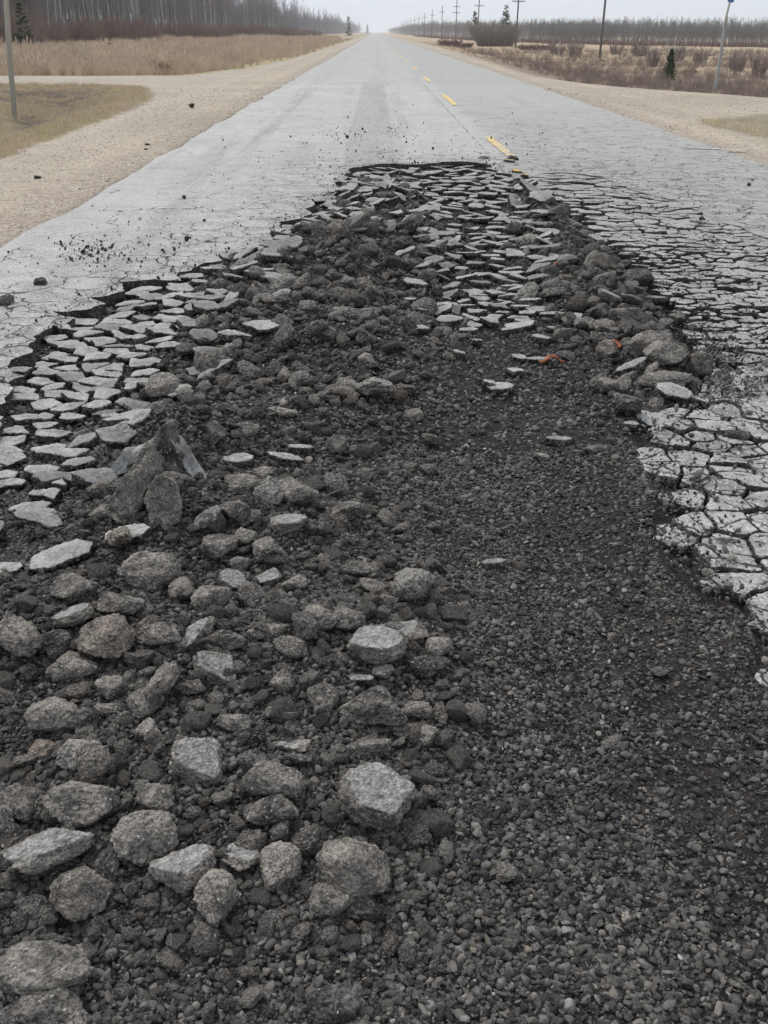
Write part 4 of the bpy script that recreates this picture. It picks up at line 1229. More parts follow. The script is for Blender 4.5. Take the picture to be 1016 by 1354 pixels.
for nm, P_, n, (s0, s1), lab, grp in ZN:
    rr2 = np.random.default_rng(len(hp) + 3); lo, hi = P_.min(0), P_.max(0); got = 0; tr = 0
    while got < n and tr < 20000:
        tr += 1
        c = rr2.uniform(lo, hi)
        if not inside(P_, c[:1], c[1:])[0]: continue
        inp = inside(PIT, c[:1], c[1:])[0]
        if nm != 'lane' and not inp: continue
        s = s0 + (s1 - s0) * rr2.random() ** 1.8
        A = np.array(OCC)
        if np.any(np.hypot(A[:, 0] - c[0], A[:, 1] - c[1]) < A[:, 2] * .75 + s * .40): continue
        OCC.append((c[0], c[1], s * .5)); got += 1
        z = float(H(c[0], c[1])[0]) if inp else -.005
        fl = rr2.random() < .25 and nm in ('far', 'rid')
        me = (flatv if fl else variants)[rr2.integers(0, 8 if fl else 22)]
        o = put('asphalt_lump', me, (c[0], c[1], z + s * .16), (rr2.uniform(-.5, .5), rr2.uniform(-.5, .5), rr2.uniform(0, 6.28)), float(np.clip(rr2.normal(.44, .15), .05, .9)), float(rr2.beta(1.3, 3)), lab, 'asphalt lump', grp)
        o.scale = (s, s, s)
print('lumps', len(OCC), 'plates', len(plates), 'road cells', len(cells))

# --- crumbs on the sound asphalt
def crumbs():
    rr3 = np.random.default_rng(71); PT = []
    zones = [((125, 333), 28, 900), ((458, 180), 16, 260), ((522, 175), 14, 160), ((235, 335), 75, 700), ((120, 340), 130, 500), ((480, 190), 60, 500), ((640, 200), 60, 350), ((860, 260), 110, 700), ((950, 420), 100, 500), ((330, 260), 120, 350), ((930, 620), 80, 260)]
    for (a, b), s_, n in zones:
        g_ = rr3.normal(size=(n, 2)) * [s_, s_ * .35] + [a, b]
        for u in g_[::3]:
            if u[1] < 60 or u[0] < -20 or u[0] > 1040: continue
            c = G(u[0], u[1])
            if RL + .05 < c[0] < RR - .05 and not inside(PIT, c[:1], c[1:])[0]: PT.append(c)
    e_ = np.array(LEFT_EDGE); 
    for u in e_[(e_[:, 1] > 2)]:
        for _ in range(3): PT.append(u + rr3.normal(0, .10, 2))
    PT = np.array(PT); PT = PT[~inside(PIT, PT[:, 0], PT[:, 1])]
    n = len(PT); s = .0085 * np.exp(.55 * rr3.normal(size=n)) * (.7 + .06 * PT[:, 1])
    P = np.concatenate([PT, (.004 + s * .25)[:, None]], 1)
    rot = rr3.uniform(-3, 3, (n, 3))
    scatter('asphalt_crumbs', 'black asphalt crumbs strewn over the sound pale surface', 'crumbs', P, rot, (s / 2)[:, None] * rr3.uniform(.7, 1.2, (n, 3)), rr3.integers(0, len(peb), n), np.clip(rr3.normal(.06, .06, n), 0, .3), rr3.random(n) * .4, peb)
crumbs()
# dark gravel down in the cracks of the right lane
def crack_fill():
    rr3 = np.random.default_rng(72); n = 26000
    x = rr3.uniform(.7, RR - .1, n); y = 1.2 + 11 * rr3.random(n) ** 1.4
    m = inside(CRK, x, y) & (np.abs(x) < .5 * y + .4); x, y = x[m], y[m]; n = len(x)
    s = .016 * np.exp(.4 * rr3.normal(size=n)); P = np.stack([x, y, np.full(n, -.068) + rr3.uniform(0, .02, n)], 1)
    scatter('gravel_in_cracks', 'dark grit filling the cracks of the right lane', 'grit', P, rr3.uniform(-3, 3, (n, 3)), (s / 2)[:, None] * rr3.uniform(.7, 1.2, (n, 3)), rr3.integers(0, len(peb), n), np.clip(rr3.normal(.1, .08, n), 0, .4), rr3.random(n) * .5, peb)
    # spilled dark grit over part of the lane
    n = 2600; _e = np.array([[850, 560], [860, 610], [870, 660], [880, 720], [930, 780], [985, 810], [1000, 860], [905, 450], [880, 400], [840, 355]]); g_ = np.concatenate([_e[rr3.integers(0, len(_e), 900)] + rr3.normal(size=(900, 2)) * [26, 22], rr3.normal(size=(n // 2, 2)) * [46, 26] + [960, 500], rr3.normal(size=(n // 4, 2)) * [36, 22] + [930, 470], rr3.normal(size=(n // 4, 2)) * [40, 90] + [905, 690]])
    PT = np.array([G(*u, 0) for u in g_]); k = inside(CRK, PT[:, 0], PT[:, 1]); PT = PT[k]; n = len(PT)
    s = .011 * np.exp(.5 * rr3.normal(size=n)); P = np.concatenate([PT, (s * .2 - .002)[:, None]], 1)
    scatter('spilled_grit', 'dark grit spilled over the slabs of the cracked right lane', 'grit', P, rr3.uniform(-3, 3, (n, 3)), (s / 2)[:, None] * rr3.uniform(.7, 1.2, (n, 3)), rr3.integers(0, len(peb), n), np.clip(rr3.normal(.30, .16, n), 0, .8), rr3.random(n) * .5, peb)
crack_fill()
# pale gravel on the shoulders
def shoulder():
    rr3 = np.random.default_rng(73); n = 26000
    y = 4 + 30 * rr3.random(n) ** 1.9
    L_ = rr3.random(n) < .62
    x = np.where(L_, RL + .06 - rr3.random(n) ** 1.3 * 4.5, RR - .06 + rr3.random(n) ** 1.3 * 5)
    m = (sdist(SHL, x, y) < .1); x, y = x[m], y[m]; n = len(x)
    s = .0095 * np.exp(.45 * rr3.normal(size=n)) * (.7 + y / 26)
    P = np.stack([x, y, gz(x, y) - s * .05], 1)
    e = np.where(x < 0, RL - x, x - RR)
    t = np.clip(rr3.normal(.80, .18, n) - .25 * (e < .5), .1, .9); t[rr3.random(n) < .012] = .08; t[rr3.random(n) < .02] = 1
    scatter('shoulder_gravel', 'tan gravel stones on the road shoulders', 'gravel', P, rr3.uniform(-3, 3, (n, 3)), (s / 2)[:, None] * rr3.uniform(.7, 1.2, (n, 3)), rr3.integers(0, len(peb), n), t, np.clip(rr3.normal(.85, .2, n), 0, 1), peb)
shoulder()

# --- orange scraps caught in the rubble
def scrap(px, py, wpx, label, yaw):
    x, y, z = GH(px, py); d = math.hypot(y, CAM_H); wd = wpx * d / F
    ORM = ORANGE
    n = 14; V = []; rr4 = random.Random(px)
    for i in range(n):
        t = i / (n - 1) - .5
        cx, cy_, cz = t * wd, wd * .18 * math.sin(t * 7 + 1), .012 * math.cos(t * 5) + rr4.uniform(-.006, .006)
        ww = wd * .09 * (1 - (2 * t) ** 4) + .004
        for (a, b) in ((-1, -.5), (1, -.3), (.8, .5), (-.9, .4)): V.append((cx, cy_ + a * ww, cz + b * .012 + rr4.uniform(-.003, .003)))
    Fc = [(i * 4 + k, i * 4 + (k + 1) % 4, i * 4 + 4 + (k + 1) % 4, i * 4 + 4 + k) for i in range(n - 1) for k in range(4)] + [(3, 2, 1, 0), tuple((n - 1) * 4 + k for k in range(4))]
    o = link('orange_scrap', mesh_np('scrap', V, np.array(Fc), [ORM]), None, (x, y, z + .04), (.1, 0, R(yaw)))
    tag(o, label, 'scrap')
ORANGE = mat_plain('rust_orange', (.42, .15, .08), (.13, .06, .04), 40)
scrap(728, 484, 34, 'largest rust-orange scrap on the gravel below the bright flat plate', 5)
scrap(735, 359, 17, 'small rust-orange scrap under the bluish pale lump', 10)
scrap(766, 408, 13, 'tiny rust-orange scrap beside the bright long plate', 80)
scrap(815, 464, 22, 'curved rust-orange scrap against the brown lump of the right ridge', 75)
# ------------------------------------------------------------------ vegetation shapes
class Acc:
    def __init__(s): s.V = []; s.F = []; s.n = 0
    def tube(s, P, r, sides=3):
        P = np.asarray(P, float); m = len(P); r = np.broadcast_to(r, m)
        d = P[-1] - P[0]; d = d / (np.linalg.norm(d) + 1e-9)
        u = np.cross(d, [0, 0, 1.]) if abs(d[2]) < .9 else np.cross(d, [1., 0, 0]); u /= np.linalg.norm(u); v = np.cross(d, u)
        a = np.arange(sides) / sides * 2 * math.pi
        ring = np.cos(a)[:, None] * u + np.sin(a)[:, None] * v
        V = (P[:, None] + ring[None] * r[:, None, None]).reshape(-1, 3)
        i = np.arange(sides); j = (i + 1) % sides
        for k in range(m - 1):
            s.F.append(np.stack([k * sides + i, k * sides + j, (k + 1) * sides + j, (k + 1) * sides + i], 1) + s.n)
        s.V.append(V); s.n += len(V)
    def quads(s, V):
        V = np.asarray(V, float).reshape(-1, 4, 3); n = len(V)
        s.F.append(np.arange(n * 4).reshape(n, 4) + s.n); s.V.append(V.reshape(-1, 3)); s.n += n * 4
    def mesh(s, name, mat, smooth=False):
        return mesh_np(name, np.concatenate(s.V), np.concatenate(s.F), [mat], smooth)

def curve(p, d, L, n, bend, rr, up=0.0):
    P = [np.array(p, float)]; d = np.array(d, float)
    for _ in range(n):
        d = d + rr.normal(0, bend, 3) + np.array([0, 0, up]); d /= np.linalg.norm(d)
        P.append(P[-1] + d * L / n)
    return np.array(P)

BARK = mat_plain('aspen_bark', (.66, .65, .61), (.42, .41, .38), 3, .9, (1, 1, .35), .02)
BARKD = mat_plain('grey_bark', (.20, .185, .17), (.13, .12, .11), 3, .9, (1, 1, .35), .02)
TWIG = mat_plain('bare_twigs', (.28, .24, .215), (.20, .17, .155), 2)
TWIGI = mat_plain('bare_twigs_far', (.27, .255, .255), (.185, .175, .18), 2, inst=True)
REDT = mat_plain('red_brown_twigs', (.21, .125, .11), (.17, .12, .105), .8, inst=True)
BRN = mat_plain('brown_twigs', (.25, .20, .175), (.18, .145, .13), .8, inst=True)
STRAW = mat_plain('dry_grass', (.64, .525, .41), (.46, .37, .29), 1.2, inst=True)
OLV = mat_plain('short_grass', (.60, .53, .34), (.52, .43, .30), 1.2, inst=True)
NEED = mat_plain('spruce_needles', (.075, .125, .045), (.04, .075, .028), 6)
NEEDF = mat_plain('pale_green_needles', (.09, .12, .045), (.06, .085, .03), 6)
WOOD = mat_plain('weathered_wood', (.40, .385, .32), (.27, .255, .21), 6, .85, (1, 1, .06))
WOODD = mat_plain('dark_pole_wood', (.16, .15, .145), (.10, .095, .09), 4, .85, (1, 1, .05))
STEEL = mat_plain('galvanised_steel', (.42, .43, .41), (.34, .345, .33), 10, .5)
CERA = mat_plain('insulator_glaze', (.30, .28, .26), (.2, .19, .18), 10, .3)

def bare_tree(seed, h, lean=.03, spread=.16):
    rr = np.random.default_rng(seed); T, B = Acc(), Acc()
    P = curve((0, 0, -.2), (rr.normal(0, lean), rr.normal(0, lean), 1), h + .2, 9, .035, rr, .03)
    r0 = h * .0072 * rr.uniform(.7, 1.3)
    rad = np.linspace(r0, r0 * .12, 10); T.tube(P, rad, 6)
    for k in range(int(26 * h / 14)):
        t = .30 + .68 * rr.random() ** .8; i = t * 9; i0 = min(int(i), 8); p = P[i0] + (P[i0 + 1] - P[i0]) * (i - i0)
        a = rr.uniform(0, 6.28); L = h * spread * (1.25 - t) * rr.uniform(.7, 1.4) * 1.5
        q = curve(p, (math.cos(a), math.sin(a), rr.uniform(.5, 1.3)), L, 4, .12, rr, .10)
        B.tube(q, np.linspace(.022, .007, 5) * h / 14, 3)
        for j in range(7):
            u = rr.uniform(.2, 1) * 4; u0 = min(int(u), 3); p2 = q[u0] + (q[u0 + 1] - q[u0]) * (u - u0)
            a2 = rr.uniform(0, 6.28)
            q2 = curve(p2, (math.cos(a2), math.sin(a2), rr.uniform(.2, 1.2)), L * rr.uniform(.25, .5), 2, .2, rr, .1)
            B.tube(q2, np.linspace(.010, .004, 3) * h / 14, 3)
            for _ in range(3):
                a3 = rr.uniform(0, 6.28); p3 = q2[rr.integers(0, 3)]
                B.tube(curve(p3, (math.cos(a3), math.sin(a3), rr.uniform(0, 1.2)), L * rr.uniform(.12, .3), 1, .1, rr), [.006 * h / 14, .003 * h / 14], 3)
    return T, B
def twig_clump(seed, h, n, spread, mat, name='twigs', forks=3, r=.008):
    rr = np.random.default_rng(seed); B = Acc()
    for k in range(n):
        a = rr.uniform(0, 6.28); R0 = spread * rr.random() ** .6
        q = curve((math.cos(a) * R0 * .5, math.sin(a) * R0 * .5, -.05), (math.cos(a) * spread * .45 / h, math.sin(a) * spread * .45 / h, 1), h * rr.uniform(.55, 1), 4, .10, rr, .04)
        B.tube(q, np.linspace(r, r * .4, 5), 3)
        for _ in range(forks):
            a2 = rr.uniform(0, 6.28); i = rr.integers(1, 5)
            B.tube(curve(q[i], (math.cos(a2) * .6, math.sin(a2) * .6, 1), h * rr.uniform(.12, .35), 2, .15, rr), [r * .55, r * .4, r * .25], 3)
    return B.mesh(name, mat)
def tuft(seed, h, n, spread, mat, wd=.006, name='grass_tuft', head=0.0):
    rr = np.random.default_rng(seed); Q = []
    for k in range(n):
        a = rr.uniform(0, 6.28); p = np.array([rr.normal(0, spread), rr.normal(0, spread), -.03])
        le = rr.uniform(.05, .45); d = np.array([math.cos(a) * le, math.sin(a) * le, 1.0]); L = h * rr.uniform(.5, 1)
        s_ = np.array([-math.sin(a), math.cos(a), 0]); b = rr.uniform(0, 6.28); s_ = np.array([math.cos(b), math.sin(b), 0])
        p1 = p + d * L * .5; p2 = p + d * L * .85 + np.array([math.cos(a), math.sin(a), -.3]) * L * .12
        Q += [[p - s_ * wd, p + s_ * wd, p1 + s_ * wd * .8, p1 - s_ * wd * .8], [p1 - s_ * wd * .8, p1 + s_ * wd * .8, p2 + s_ * wd * .2, p2 - s_ * wd * .2]]
        if head and rr.random() < head:
            Q.append([p2 - s_ * wd * 2.5 - d * .05, p2 + s_ * wd * 2.5 - d * .05, p2 + s_ * wd * 2 + d * .12, p2 - s_ * wd * 2 + d * .12])
    B = Acc(); B.quads(Q); return B.mesh(name, mat)
def spruce(seed, h, mat, dens=1.0):
    rr = np.random.default_rng(seed); T, B = Acc(), Acc()
    T.tube([(0, 0, -.1), (0, 0, h * .5), (0, 0, h * .97)], [h * .018, h * .011, h * .003], 6)
    Q = []
    for k in range(int(80 * dens)):
        t = rr.random() ** 1.15; z = h * (.06 + .9 * t); L = h * .27 * (1 - t) ** .85 * rr.uniform(.7, 1.15) + .02 * h
        a = rr.uniform(0, 6.28); d = np.array([math.cos(a), math.sin(a), rr.uniform(-.25, .15) + .5 * t]); sd = np.array([-math.sin(a), math.cos(a), 0])
        for j in range(16):
            u = rr.uniform(.12, 1); p = np.array([0, 0, z]) + d * L * u + np.array([0, 0, .12 * L * u * u])
            e = (sd * rr.choice([-1, 1]) * rr.uniform(.3, 1) + d * rr.uniform(.3, 1) + np.array([0, 0, rr.uniform(-.5, .3)])); e /= np.linalg.norm(e)
            l = h * .055 * rr.uniform(.6, 1.3) * (1.1 - .5 * u); f = np.cross(e, rr.normal(size=3)); f = f / np.linalg.norm(f) * l * .24
            Q.append([p - f, p + f, p + e * l + f * .3, p + e * l - f * .3])
    B.quads(Q); return T, B

def copy_thing(src, loc, rz, s, label=None):
    r = src.copy(); col.objects.link(r); r.location = loc; r.rotation_euler = (src.rotation_euler[0], src.rotation_euler[1], rz); r.scale = (s, s, s)
    if label: r['label'] = label
    for ch in src.children:
        c = ch.copy(); col.objects.link(c); c.parent = r
    return r

# --- the wood on the left: nearest trees one by one
proto = []
for i in range(9):
    T, B = bare_tree(900 + i, 14.5, .05)
    proto.append((T.mesh('trunk', BARK if i % 3 else BARKD), B.mesh('crown', TWIG)))
rr5 = np.random.default_rng(5)
tp = []
while len(tp) < 250:
    y = 84 + 330 * rr5.random() ** 1.7; dpt = 26 * rr5.random() ** 1.6
    x = -35.5 - 2.5 * math.sin(y * .05) - dpt - .05 * max(0, 110 - y)
    if x < -.43 * y - 9: continue
    if any((x - a) ** 2 + (y - b) ** 2 < 1.2 for a, b in tp): continue
    tp.append((x, y))
roots = {}
for i, (x, y) in enumerate(tp):
    v = i % 9; z = gzz(x, y)
    pale = v % 3 != 0
    lab = ('bare pale-barked tree in the edge of the wood on the left' if pale else 'bare grey-barked tree in the edge of the wood on the left')
    s = float(rr5.uniform(.6, 1.12)) * (1 + .5 * float(fbm2(np.array([x]), np.array([y]), .05, 93, 2)[0]))
    if v not in roots:
        r = bpy.data.objects.new('bare_tree', None); col.objects.link(r)
        r.location = (x, y, z); r.rotation_euler = (0, 0, rr5.uniform(0, 6.28)); r.scale = (s, s, s)
        link('trunk', proto[v][0], r); link('crown', proto[v][1], r)
        tag(r, lab, 'tree', 'pale-barked trees of the left wood' if pale else 'grey-barked trees of the left wood'); roots[v] = r
    else:
        copy_thing(roots[v], (x, y, z), float(rr5.uniform(0, 6.28)), s)
# one dark leaning dead tree that stands out
def joined(T, B, name, mat):
    A = Acc(); A.V = T.V + B.V; A.F = T.F + [f + T.n for f in B.F]; A.n = T.n + B.n
    return A.mesh(name, mat)
far_t = [joined(*bare_tree(950 + i, 14.0, .06, .15 + .03 * (i % 3)), 'far_tree', TWIGI) for i in range(8)]
def scat_simple(name, label, cat, xy, protos, s0, s1, seed, zoff=0.0, tone=(0, .6), sfun=None):
    r6 = np.random.default_rng(seed); n = len(xy); x, y = xy[:, 0], xy[:, 1]
    s = r6.uniform(s0, s1, n)
    if sfun is not None: s = s * sfun(x, y)
    rot = np.zeros((n, 3)); rot[:, 2] = r6.uniform(0, 6.28, n); rot[:, :2] = r6.normal(0, .04, (n, 2))
    sc3 = s[:, None] * np.stack([np.ones(n), np.ones(n), r6.uniform(.85, 1.15, n)], 1)
    return scatter(name, label, cat, np.stack([x, y, gz(x, y) + zoff], 1), rot, sc3, r6.integers(0, len(protos), n), r6.uniform(*tone, n), np.zeros(n), protos)
r7 = np.random.default_rng(17)
n = 4200
y = 84 + 2600 * r7.random(n) ** 2.3; x = -37 - 2.5 * np.sin(y * .05) - 65 * r7.random(n) ** 1.3 - .05 * np.maximum(0, 110 - y)
y2 = np.concatenate([y, 70 + 40 * r7.random(500)]); x2 = np.concatenate([x, -44 - 55 * r7.random(500)])
scat_simple('left_woods', 'leafless grey wood receding along the left of the road', 'woods', np.stack([x2, y2], 1), far_t, .55, 1.12, 1, sfun=lambda x, y: 1 + .9 * fbm2(x, y, .05, 93, 2))
# right hand wood, lower and far across the field
EDG = [(30., 2600.), (31., 1400.), (34., 800.), (38., 500.), (51., 360.), (78., 315.), (112., 290.), (190., 262.), (330., 235.)]
pts_ = []
for _ in range(6500):
    u = r7.random() * 8; k = int(u); a, b = np.array(EDG[k]), np.array(EDG[k + 1]); p = a + (b - a) * (u - k)
    if k < 3 and r7.random() < .2: continue
    dd = r7.random() ** 1.2 * 38; nrm = np.array([.55, .85]) if k >= 4 else np.array([1, .15]); pts_.append(p + nrm * dd)
pts_ = np.array(pts_)
scat_simple('right_woods', 'low leafless blue-grey wood across the field on the right', 'woods', pts_, far_t, .40, .52, 2, -.3, sfun=lambda x, y: 1 + .5 * sstep(400, 900, y))

# undergrowth, dry grass
und = [twig_clump(100 + i, 2.2, 46, .9, REDT) for i in range(3)]
undb = [twig_clump(110 + i, 2.0, 46, .9, BRN) for i in range(3)]
tall = [tuft(120 + i, 1.25, 60, .16, STRAW, .007, head=.35) for i in range(5)]
shortg = [tuft(130 + i, .16, 40, .10, OLV, .004) for i in range(3)]
weeds = [tuft(140 + i, .5, 36, .22, BRN, .006) for i in range(2)] + [twig_clump(145 + i, .8, 18, .3, BRN, r=.005) for i in range(2)] + [tuft(148, .55, 30, .2, STRAW, .006)]
n = 3000
y = 55 + 420 * r7.random(n) ** 1.9; x = -29.5 - 2.5 * np.sin(y * .05) - 9 * r7.random(n) + 3.5 * np.sin(y * .11)
k = x > -.45 * y - 8
scat_simple('undergrowth', 'brown and dull red leafless brushwood along the foot of the left wood', 'brushwood', np.stack([x, y], 1)[k], und + undb + undb, .5, 1.6, 3, tone=(-.3, 1.0))
n = 16000
y = 36 + 230 * r7.random(n) ** 2.0; x = -5.3 - 26 * r7.random(n)
dL = sdist(LG, x, y); k = (dL > .35) & (x > -.42 * y - 3) & ((dL > 3) | (r7.random(n) < .25)); 
scat_simple('tall_dry_grass', 'tall straw-coloured grass between the side road and the left wood', 'grass', np.stack([x, y], 1)[k], tall, .6, 1.15, 4, tone=(-.5, .9), sfun=lambda x, y: (.35 + .65 * sstep(.5, 5, sdist(LG, x, y))) * (1 + 1.1 * fbm2(x, y, .16, 91, 3)))
n = 14000
y = 11 + 26 * r7.random(n); x = -4 - 16 * r7.random(n); k = (sdist(SHL, x, y) > .1); xx, yy = x[k], y[k]
k = (fbm2(xx, yy, 1.1, 39, 3) < -.02) | (sdist(SHL, xx, yy) < 1.0)
scat_simple('rough_grass', 'short olive and brown grass on the corner left of the road', 'grass', np.stack([xx, yy], 1)[k], shortg + [tuft(150, .2, 30, .12, STRAW, .004)], .5, 1.1, 5)
n = 13000
y = 26 + 190 * r7.random(n) ** 1.8; x = 8 + (.52 * y) * r7.random(n); dR = sdist(RG, x, y); k = dR > .3
scat_simple('weeds', 'dead brown weeds and stubble on the low ground right of the road', 'weeds', np.stack([x, y], 1)[k], weeds, .45, 1.15, 6, tone=(0, 1), sfun=lambda x, y: .4 + .6 * sstep(.5, 6, sdist(RG, x, y)))
n = 900
y = 9 + 14 * r7.random(n); x = 5.5 + 9 * r7.random(n); k = sdist(RGR, x, y) > .15
scat_simple('sparse_grass', 'sparse yellowing grass on the right gravel apron', 'grass', np.stack([x, y], 1)[k], shortg, .5, 1.0, 7)
n = 500
u_ = r7.random(n); y = 200 + 130 * u_; x = 30 + 90 * r7.random(n)
scat_simple('red_brush', 'low dark red brush along the foot of the right wood', 'brushwood', np.array([[e[0] - 3 + r7.normal(0, 1.5), e[1] - 5 + r7.normal(0, 1.5)] for e in [np.array(EDG[2 + int(q)]) * (1 - q % 1) + np.array(EDG[3 + int(q)]) * (q % 1) for q in r7.random(1400) * 4.6]]), und, .35, .7, 8)

# --- bushes one can count on the right
def bush(px, py, wpx, hpx, label, mat, seed, n=60, Y=None):
    g = ground_at(px, py) if Y is None else at_y(px, py, Y)
    if Y is not None: g.z = gzz(g.x, g.y)
    m = g.y / 1402; w_, h_ = wpx * m, hpx * m * 1.0
    o = link('leafless_bush', twig_clump(seed, h_, n, w_ * .62, mat, 'bush', 5, max(.006, .35 * m)), None, g)
    tag(o, label, 'bush')
BR2 = mat_plain('bush_twigs', (.28, .235, .215), (.20, .17, .155), .8)
RD2 = mat_plain('red_bush_twigs', (.17, .085, .07), (.12, .075, .065), .8)
bush(655, 61, 76, 29, 'broad dome-shaped brown thicket between two utility poles', BR2, 201, 420)
bush(595, 60, 40, 9, 'low red-brown bush left of the broad brown thicket', RD2, 202, 160)
bush(612, 63, 34, 8, 'low red-brown bush touching the broad brown thicket', RD2, 203, 160)
bush(707, 66, 60, 10, 'wide low red-brown bush under the second utility pole', RD2, 204, 220)
bush(760, 76, 26, 24, 'leafless bush left of the nearest utility pole', BR2, 205, 60)
bush(738, 72, 30, 18, 'low leafless bush right of the pale grass clump', BR2, 206, 60)
bush(845, 74, 30, 22, 'grey leafless bush right of the nearest utility pole', BR2, 207, 70)
bush(862, 88, 22, 26, 'small leafless bush left of the little spruce', BR2, 208, 50)
bush(893, 80, 36, 22, 'leafless bush behind the little spruce', BR2, 209, 70)
bush(975, 94, 30, 26, 'leafless bush right of the leaning sign post', BR2, 210, 60)
bush(1003, 102, 26, 32, 'tall leafless bush near the right edge', BR2, 211, 60)
bush(925, 84, 24, 20, 'leafless bush left of the leaning sign post', BR2, 212, 50)
bush(816, 72, 26, 15, 'very low leafless bush beside the nearest utility pole', BR2, 213, 50)
g = ground_at(726, 76); o = link('grass_clump', tuft(160, .75, 160, .33, STRAW, .006), None, g); tag(o, 'pale cream clump of dead grass among the brown weeds', 'grass clump')
bush(598 - 380, 100, 22, 20, 'leafless red-brown bush standing in the tall grass on the left', mat_plain('rusty_twigs', (.26, .17, .12), (.18, .12, .09), 1), 214, 60, Y=47)

# --- spruces
def put_spruce(px, py, hpx, label, seed, mat=NEED, Y=None, dens=1.0, name='spruce_tree'):
    g = ground_at(px, py) if Y is None else at_y(px, py, Y)
    if Y is not None: g.z = gzz(g.x, g.y)
    h = hpx * g.y / 1250 / 1.0
    T, B = spruce(seed, h, mat, dens)
    r = bpy.data.objects.new(name, None); col.objects.link(r); r.location = g
    link('trunk', T.mesh('trunk', BARKD), r); link('crown', B.mesh('crown', mat), r)
    tag(r, label, 'spruce')
put_spruce(884, 107, 36, 'little dark green spruce at the edge of the right gravel apron', 301, dens=3.6)
put_spruce(33, 62, 62, 'thin ragged spruce behind the wooden post on the left', 302, Y=72, dens=.8)
put_spruce(146, 62, 26, 'small pale green spruce at the foot of the left wood', 303, NEEDF, Y=74, dens=.7)
put_spruce(667, 52, 40, 'tall lone spruce rising above the right wood', 304, Y=345)
put_spruce(627, 50, 32, 'shorter spruce rising above the right wood, beside a pole', 305, Y=420)
put_spruce(461, 44, 22, 'dark spruce standing out at the far end of the left wood', 306, Y=560)
put_spruce(486, 43, 10, 'farthest dark spruce beside the vanishing road on the left', 307, Y=1200)
# low green shrubs
for (px, py, wp, lab, sd) in ((913, 96, 24, 'low spreading dark green juniper right of the little spruce', 401), (998, 124, 18, 'yellow-green grass tussock at the border of the right gravel', 402)):
    g = ground_at(px, py); m = g.y / 1402
    if sd == 401:
        r6 = np.random.default_rng(3); Q = []
        for _ in range(900):
            a = r6.uniform(0, 6.28); q = r6.random() ** .5 * wp * m / 2; p = np.array([math.cos(a) * q, math.sin(a) * q, r6.random() * .16 * (1 - (q / (wp * m / 2)) ** 2) + .02])
            e = r6.normal(size=3); e[2] = abs(e[2]); e = e / np.linalg.norm(e) * .07; f = np.cross(e, r6.normal(size=3)); f = f / np.linalg.norm(f) * .014
            Q.append([p - f, p + f, p + e + f * .3, p + e - f * .3])
        B = Acc(); B.quads(Q); o = link('juniper', B.mesh('juniper', NEEDF), None, g)
    else: o = link('grass_tussock', tuft(161, .4, 180, .16, OLV, .005), None, g)
    tag(o, lab, 'shrub' if sd == 401 else 'grass tussock')

# --- utility poles along the right
def pole(n_, label, arms, top=12.4, group=None):
    off_ = 1 / (.003333 + .0020333 * n_); Y = 30 * 1402 / off_; X = 30.0
    z0 = gzz(X, Y)
    r = bpy.data.objects.new('utility_pole', None); col.objects.link(r); r.location = (X, Y, z0)
    A = Acc(); A.tube([(0, 0, -.5), (0, 0, 5), (0, 0, top - z0)], [.20 if n_ else .17, .17 if n_ else .145, .13], 12); link('pole', A.mesh('pole', WOODD, True), r)
    for az in arms:
        A = Acc(); zz = az - z0
        bm = bmesh.new(); bmesh.ops.create_cube(bm, size=1, matrix=Matrix.Translation((0, -.2, zz)) @ Matrix.Diagonal((2.7, .12, .16, 1)))
        bmesh.ops.bevel(bm, geom=bm.edges[:], offset=.012, segments=1, affect='EDGES')
        me = bpy.data.meshes.new('crossarm'); bm.to_mesh(me); bm.free(); me.materials.append(WOODD)
        ca = link('crossarm', me, r)
        for x_ in (-1.2, -.65, .65, 1.2):
            A = Acc(); A.tube([(x_, -.2, zz + .08), (x_, -.2, zz + .16), (x_, -.2, zz + .2), (x_, -.2, zz + .3)], [.02, .02, .06, .045], 8); link('insulator', A.mesh('insulator', CERA, True), ca)
        A = Acc(); A.tube([(-.7, -.14, zz - .05), (0, -.14, zz - .75)], .02, 4); A.tube([(.7, -.14, zz - .05), (0, -.14, zz - .75)], .02, 4); link('arm_brace', A.mesh('brace', STEEL), r)
    tag(r, label, 'utility pole', group)
pole(0, 'nearest utility pole, its top out of view, standing among the brown weeds', [9.8])
pole(1, 'second nearest utility pole, with a crossarm at the top of the view', [7.6])
pole(2, 'third nearest utility pole, rising from behind the broad brown thicket', [8.6])
pole(3, 'fourth nearest utility pole, with two crossarms', [8.2, 10.2])
pole(4, 'fifth nearest utility pole, wholly in view with one crossarm', [9.8])
pole(5, 'sixth nearest utility pole, small and pale above the wood', [9.8])
for k in range(6, 14): pole(k, 'distant utility pole fading into the haze along the right of the road', [9.8], group='far utility poles')

# --- posts
def beam(P, wd, th, mat, name, parent=None, origin=None):
    """squared post from P[0] to P[1], slightly chamfered"""
    a, b = Vector(P[0]), Vector(P[1]); d = b - a
    bm = bmesh.new(); bmesh.ops.create_cube(bm, size=1, matrix=Matrix.Translation((0, 0, d.length / 2)) @ Matrix.Diagonal((wd, th, d.length, 1)))
    bmesh.ops.bevel(bm, geom=bm.edges[:], offset=min(wd, th) * .12, segments=2, affect='EDGES')
    me = bpy.data.meshes.new(name); bm.to_mesh(me); bm.free(); me.materials.append(mat)
    o = link(name, me, parent); o.rotation_mode = 'QUATERNION'; o.rotation_quaternion = d.to_track_quat('Z', 'Y'); o.location = a - (origin or Vector((0, 0, 0)))
    return o
g = ground_at(18, 158); top = at_y(6.5, -30, g.y)
A = Acc(); d = top - g; A.tube([(0, 0, -.4), tuple(d * .5), tuple(d)], [.062, .058, .054], 14)
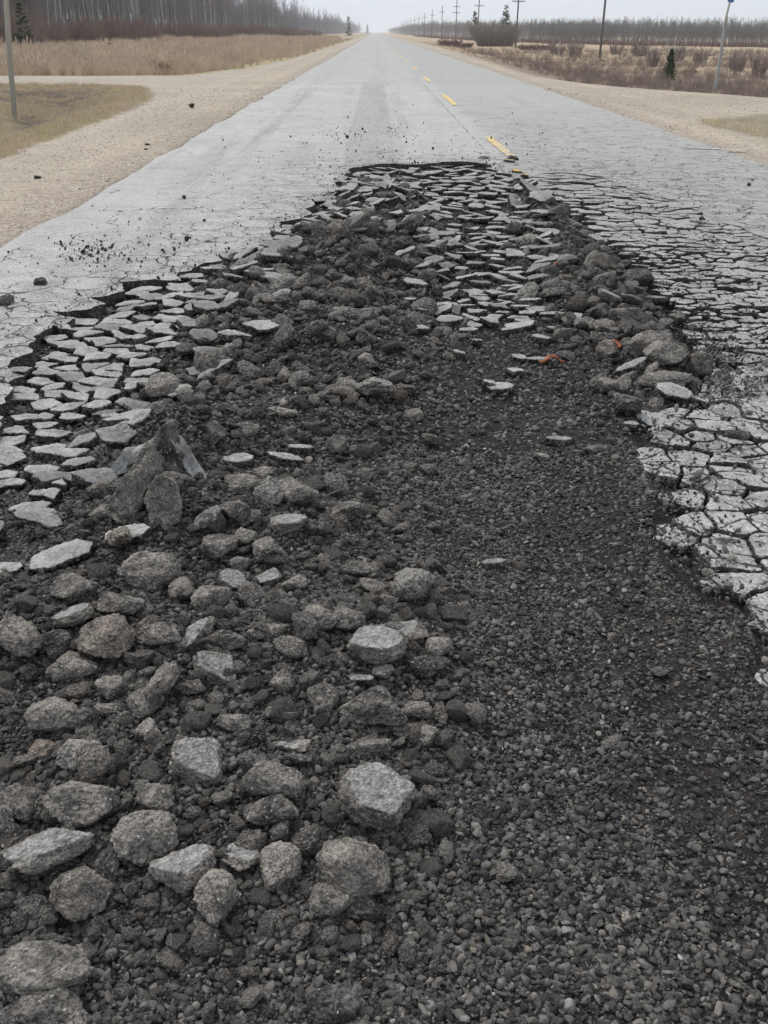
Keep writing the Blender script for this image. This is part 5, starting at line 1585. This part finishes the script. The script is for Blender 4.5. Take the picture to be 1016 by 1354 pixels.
o = link('wooden_post', A.mesh('post', WOOD, True), None, g); tag(o, 'weathered grey wooden post in the rough grass at the left edge', 'post')
g = ground_at(945, 123)
r = bpy.data.objects.new('sign_post', None); col.objects.link(r); r.location = g
t1 = at_y(961, 22, g.y)
beam((g - Vector((0, 0, .3)), t1), .16, .12, STEEL, 'lower_post', r, g)
u0, u1 = at_y(956.5, 38, g.y - .12), at_y(969.5, -14, g.y - .12)
beam((u0, u1), .19, .05, WOOD, 'upper_post', r, g)
sp0 = at_y(968, -4, g.y - .2)
bm = bmesh.new(); bmesh.ops.create_cube(bm, size=1, matrix=Matrix.Diagonal((.34, .012, .50, 1))); bmesh.ops.bevel(bm, geom=[e for e in bm.edges if abs((e.verts[0].co - e.verts[1].co).y) > .005], offset=.05, segments=4, affect='EDGES')
me = bpy.data.meshes.new('sign_panel'); bm.to_mesh(me); bm.free(); me.materials.append(mat_plain('sign_blue', (.05, .17, .55), (.045, .15, .50), 3, .4))
link('sign_panel', me, r, sp0 - g, (0, R(12), 0))
tag(r, 'leaning pale post with a small blue sign at the top, on the right gravel apron', 'sign post')
# low tyre-rounded stones along the left shoulder
for (px, py, wp, lab) in ((195, 192, 7, 'dark stone on the left shoulder close to the road edge'), (193, 198, 6, 'smaller dark stone just below another on the left shoulder'), (50, 236, 10, 'flat grey stone on the left shoulder far from the road edge')):
    g = ground_at(px, py); m = math.hypot(g.y, CAM_H) / F
    put('stone', rock_mesh('stone', ROCK, px, 3, (wp * m, wp * m * .8, wp * m * .5)), g + Vector((0, 0, wp * m * .12)), (0, 0, 0), .1, .6, lab, 'stone')

# ------------------------------------------------------------------ air
bm = bmesh.new(); bmesh.ops.create_cube(bm, size=1, matrix=Matrix.Translation((0, 1680, 11)) @ Matrix.Diagonal((5300, 3980, 34, 1)))
me = bpy.data.meshes.new('haze'); bm.to_mesh(me); bm.free()
hm = bpy.data.materials.new('haze'); hm.use_nodes = True; hm.node_tree.nodes.clear()
pv = hm.node_tree.nodes.new('ShaderNodeVolumePrincipled'); ho = hm.node_tree.nodes.new('ShaderNodeOutputMaterial')
pv.inputs['Color'].default_value = (.95, .97, 1.0, 1); pv.inputs['Density'].default_value = .00024; pv.inputs['Anisotropy'].default_value = .2
hm.node_tree.links.new(pv.outputs[0], ho.inputs['Volume']); me.materials.append(hm)
tag(link('haze', me), kind='stuff')
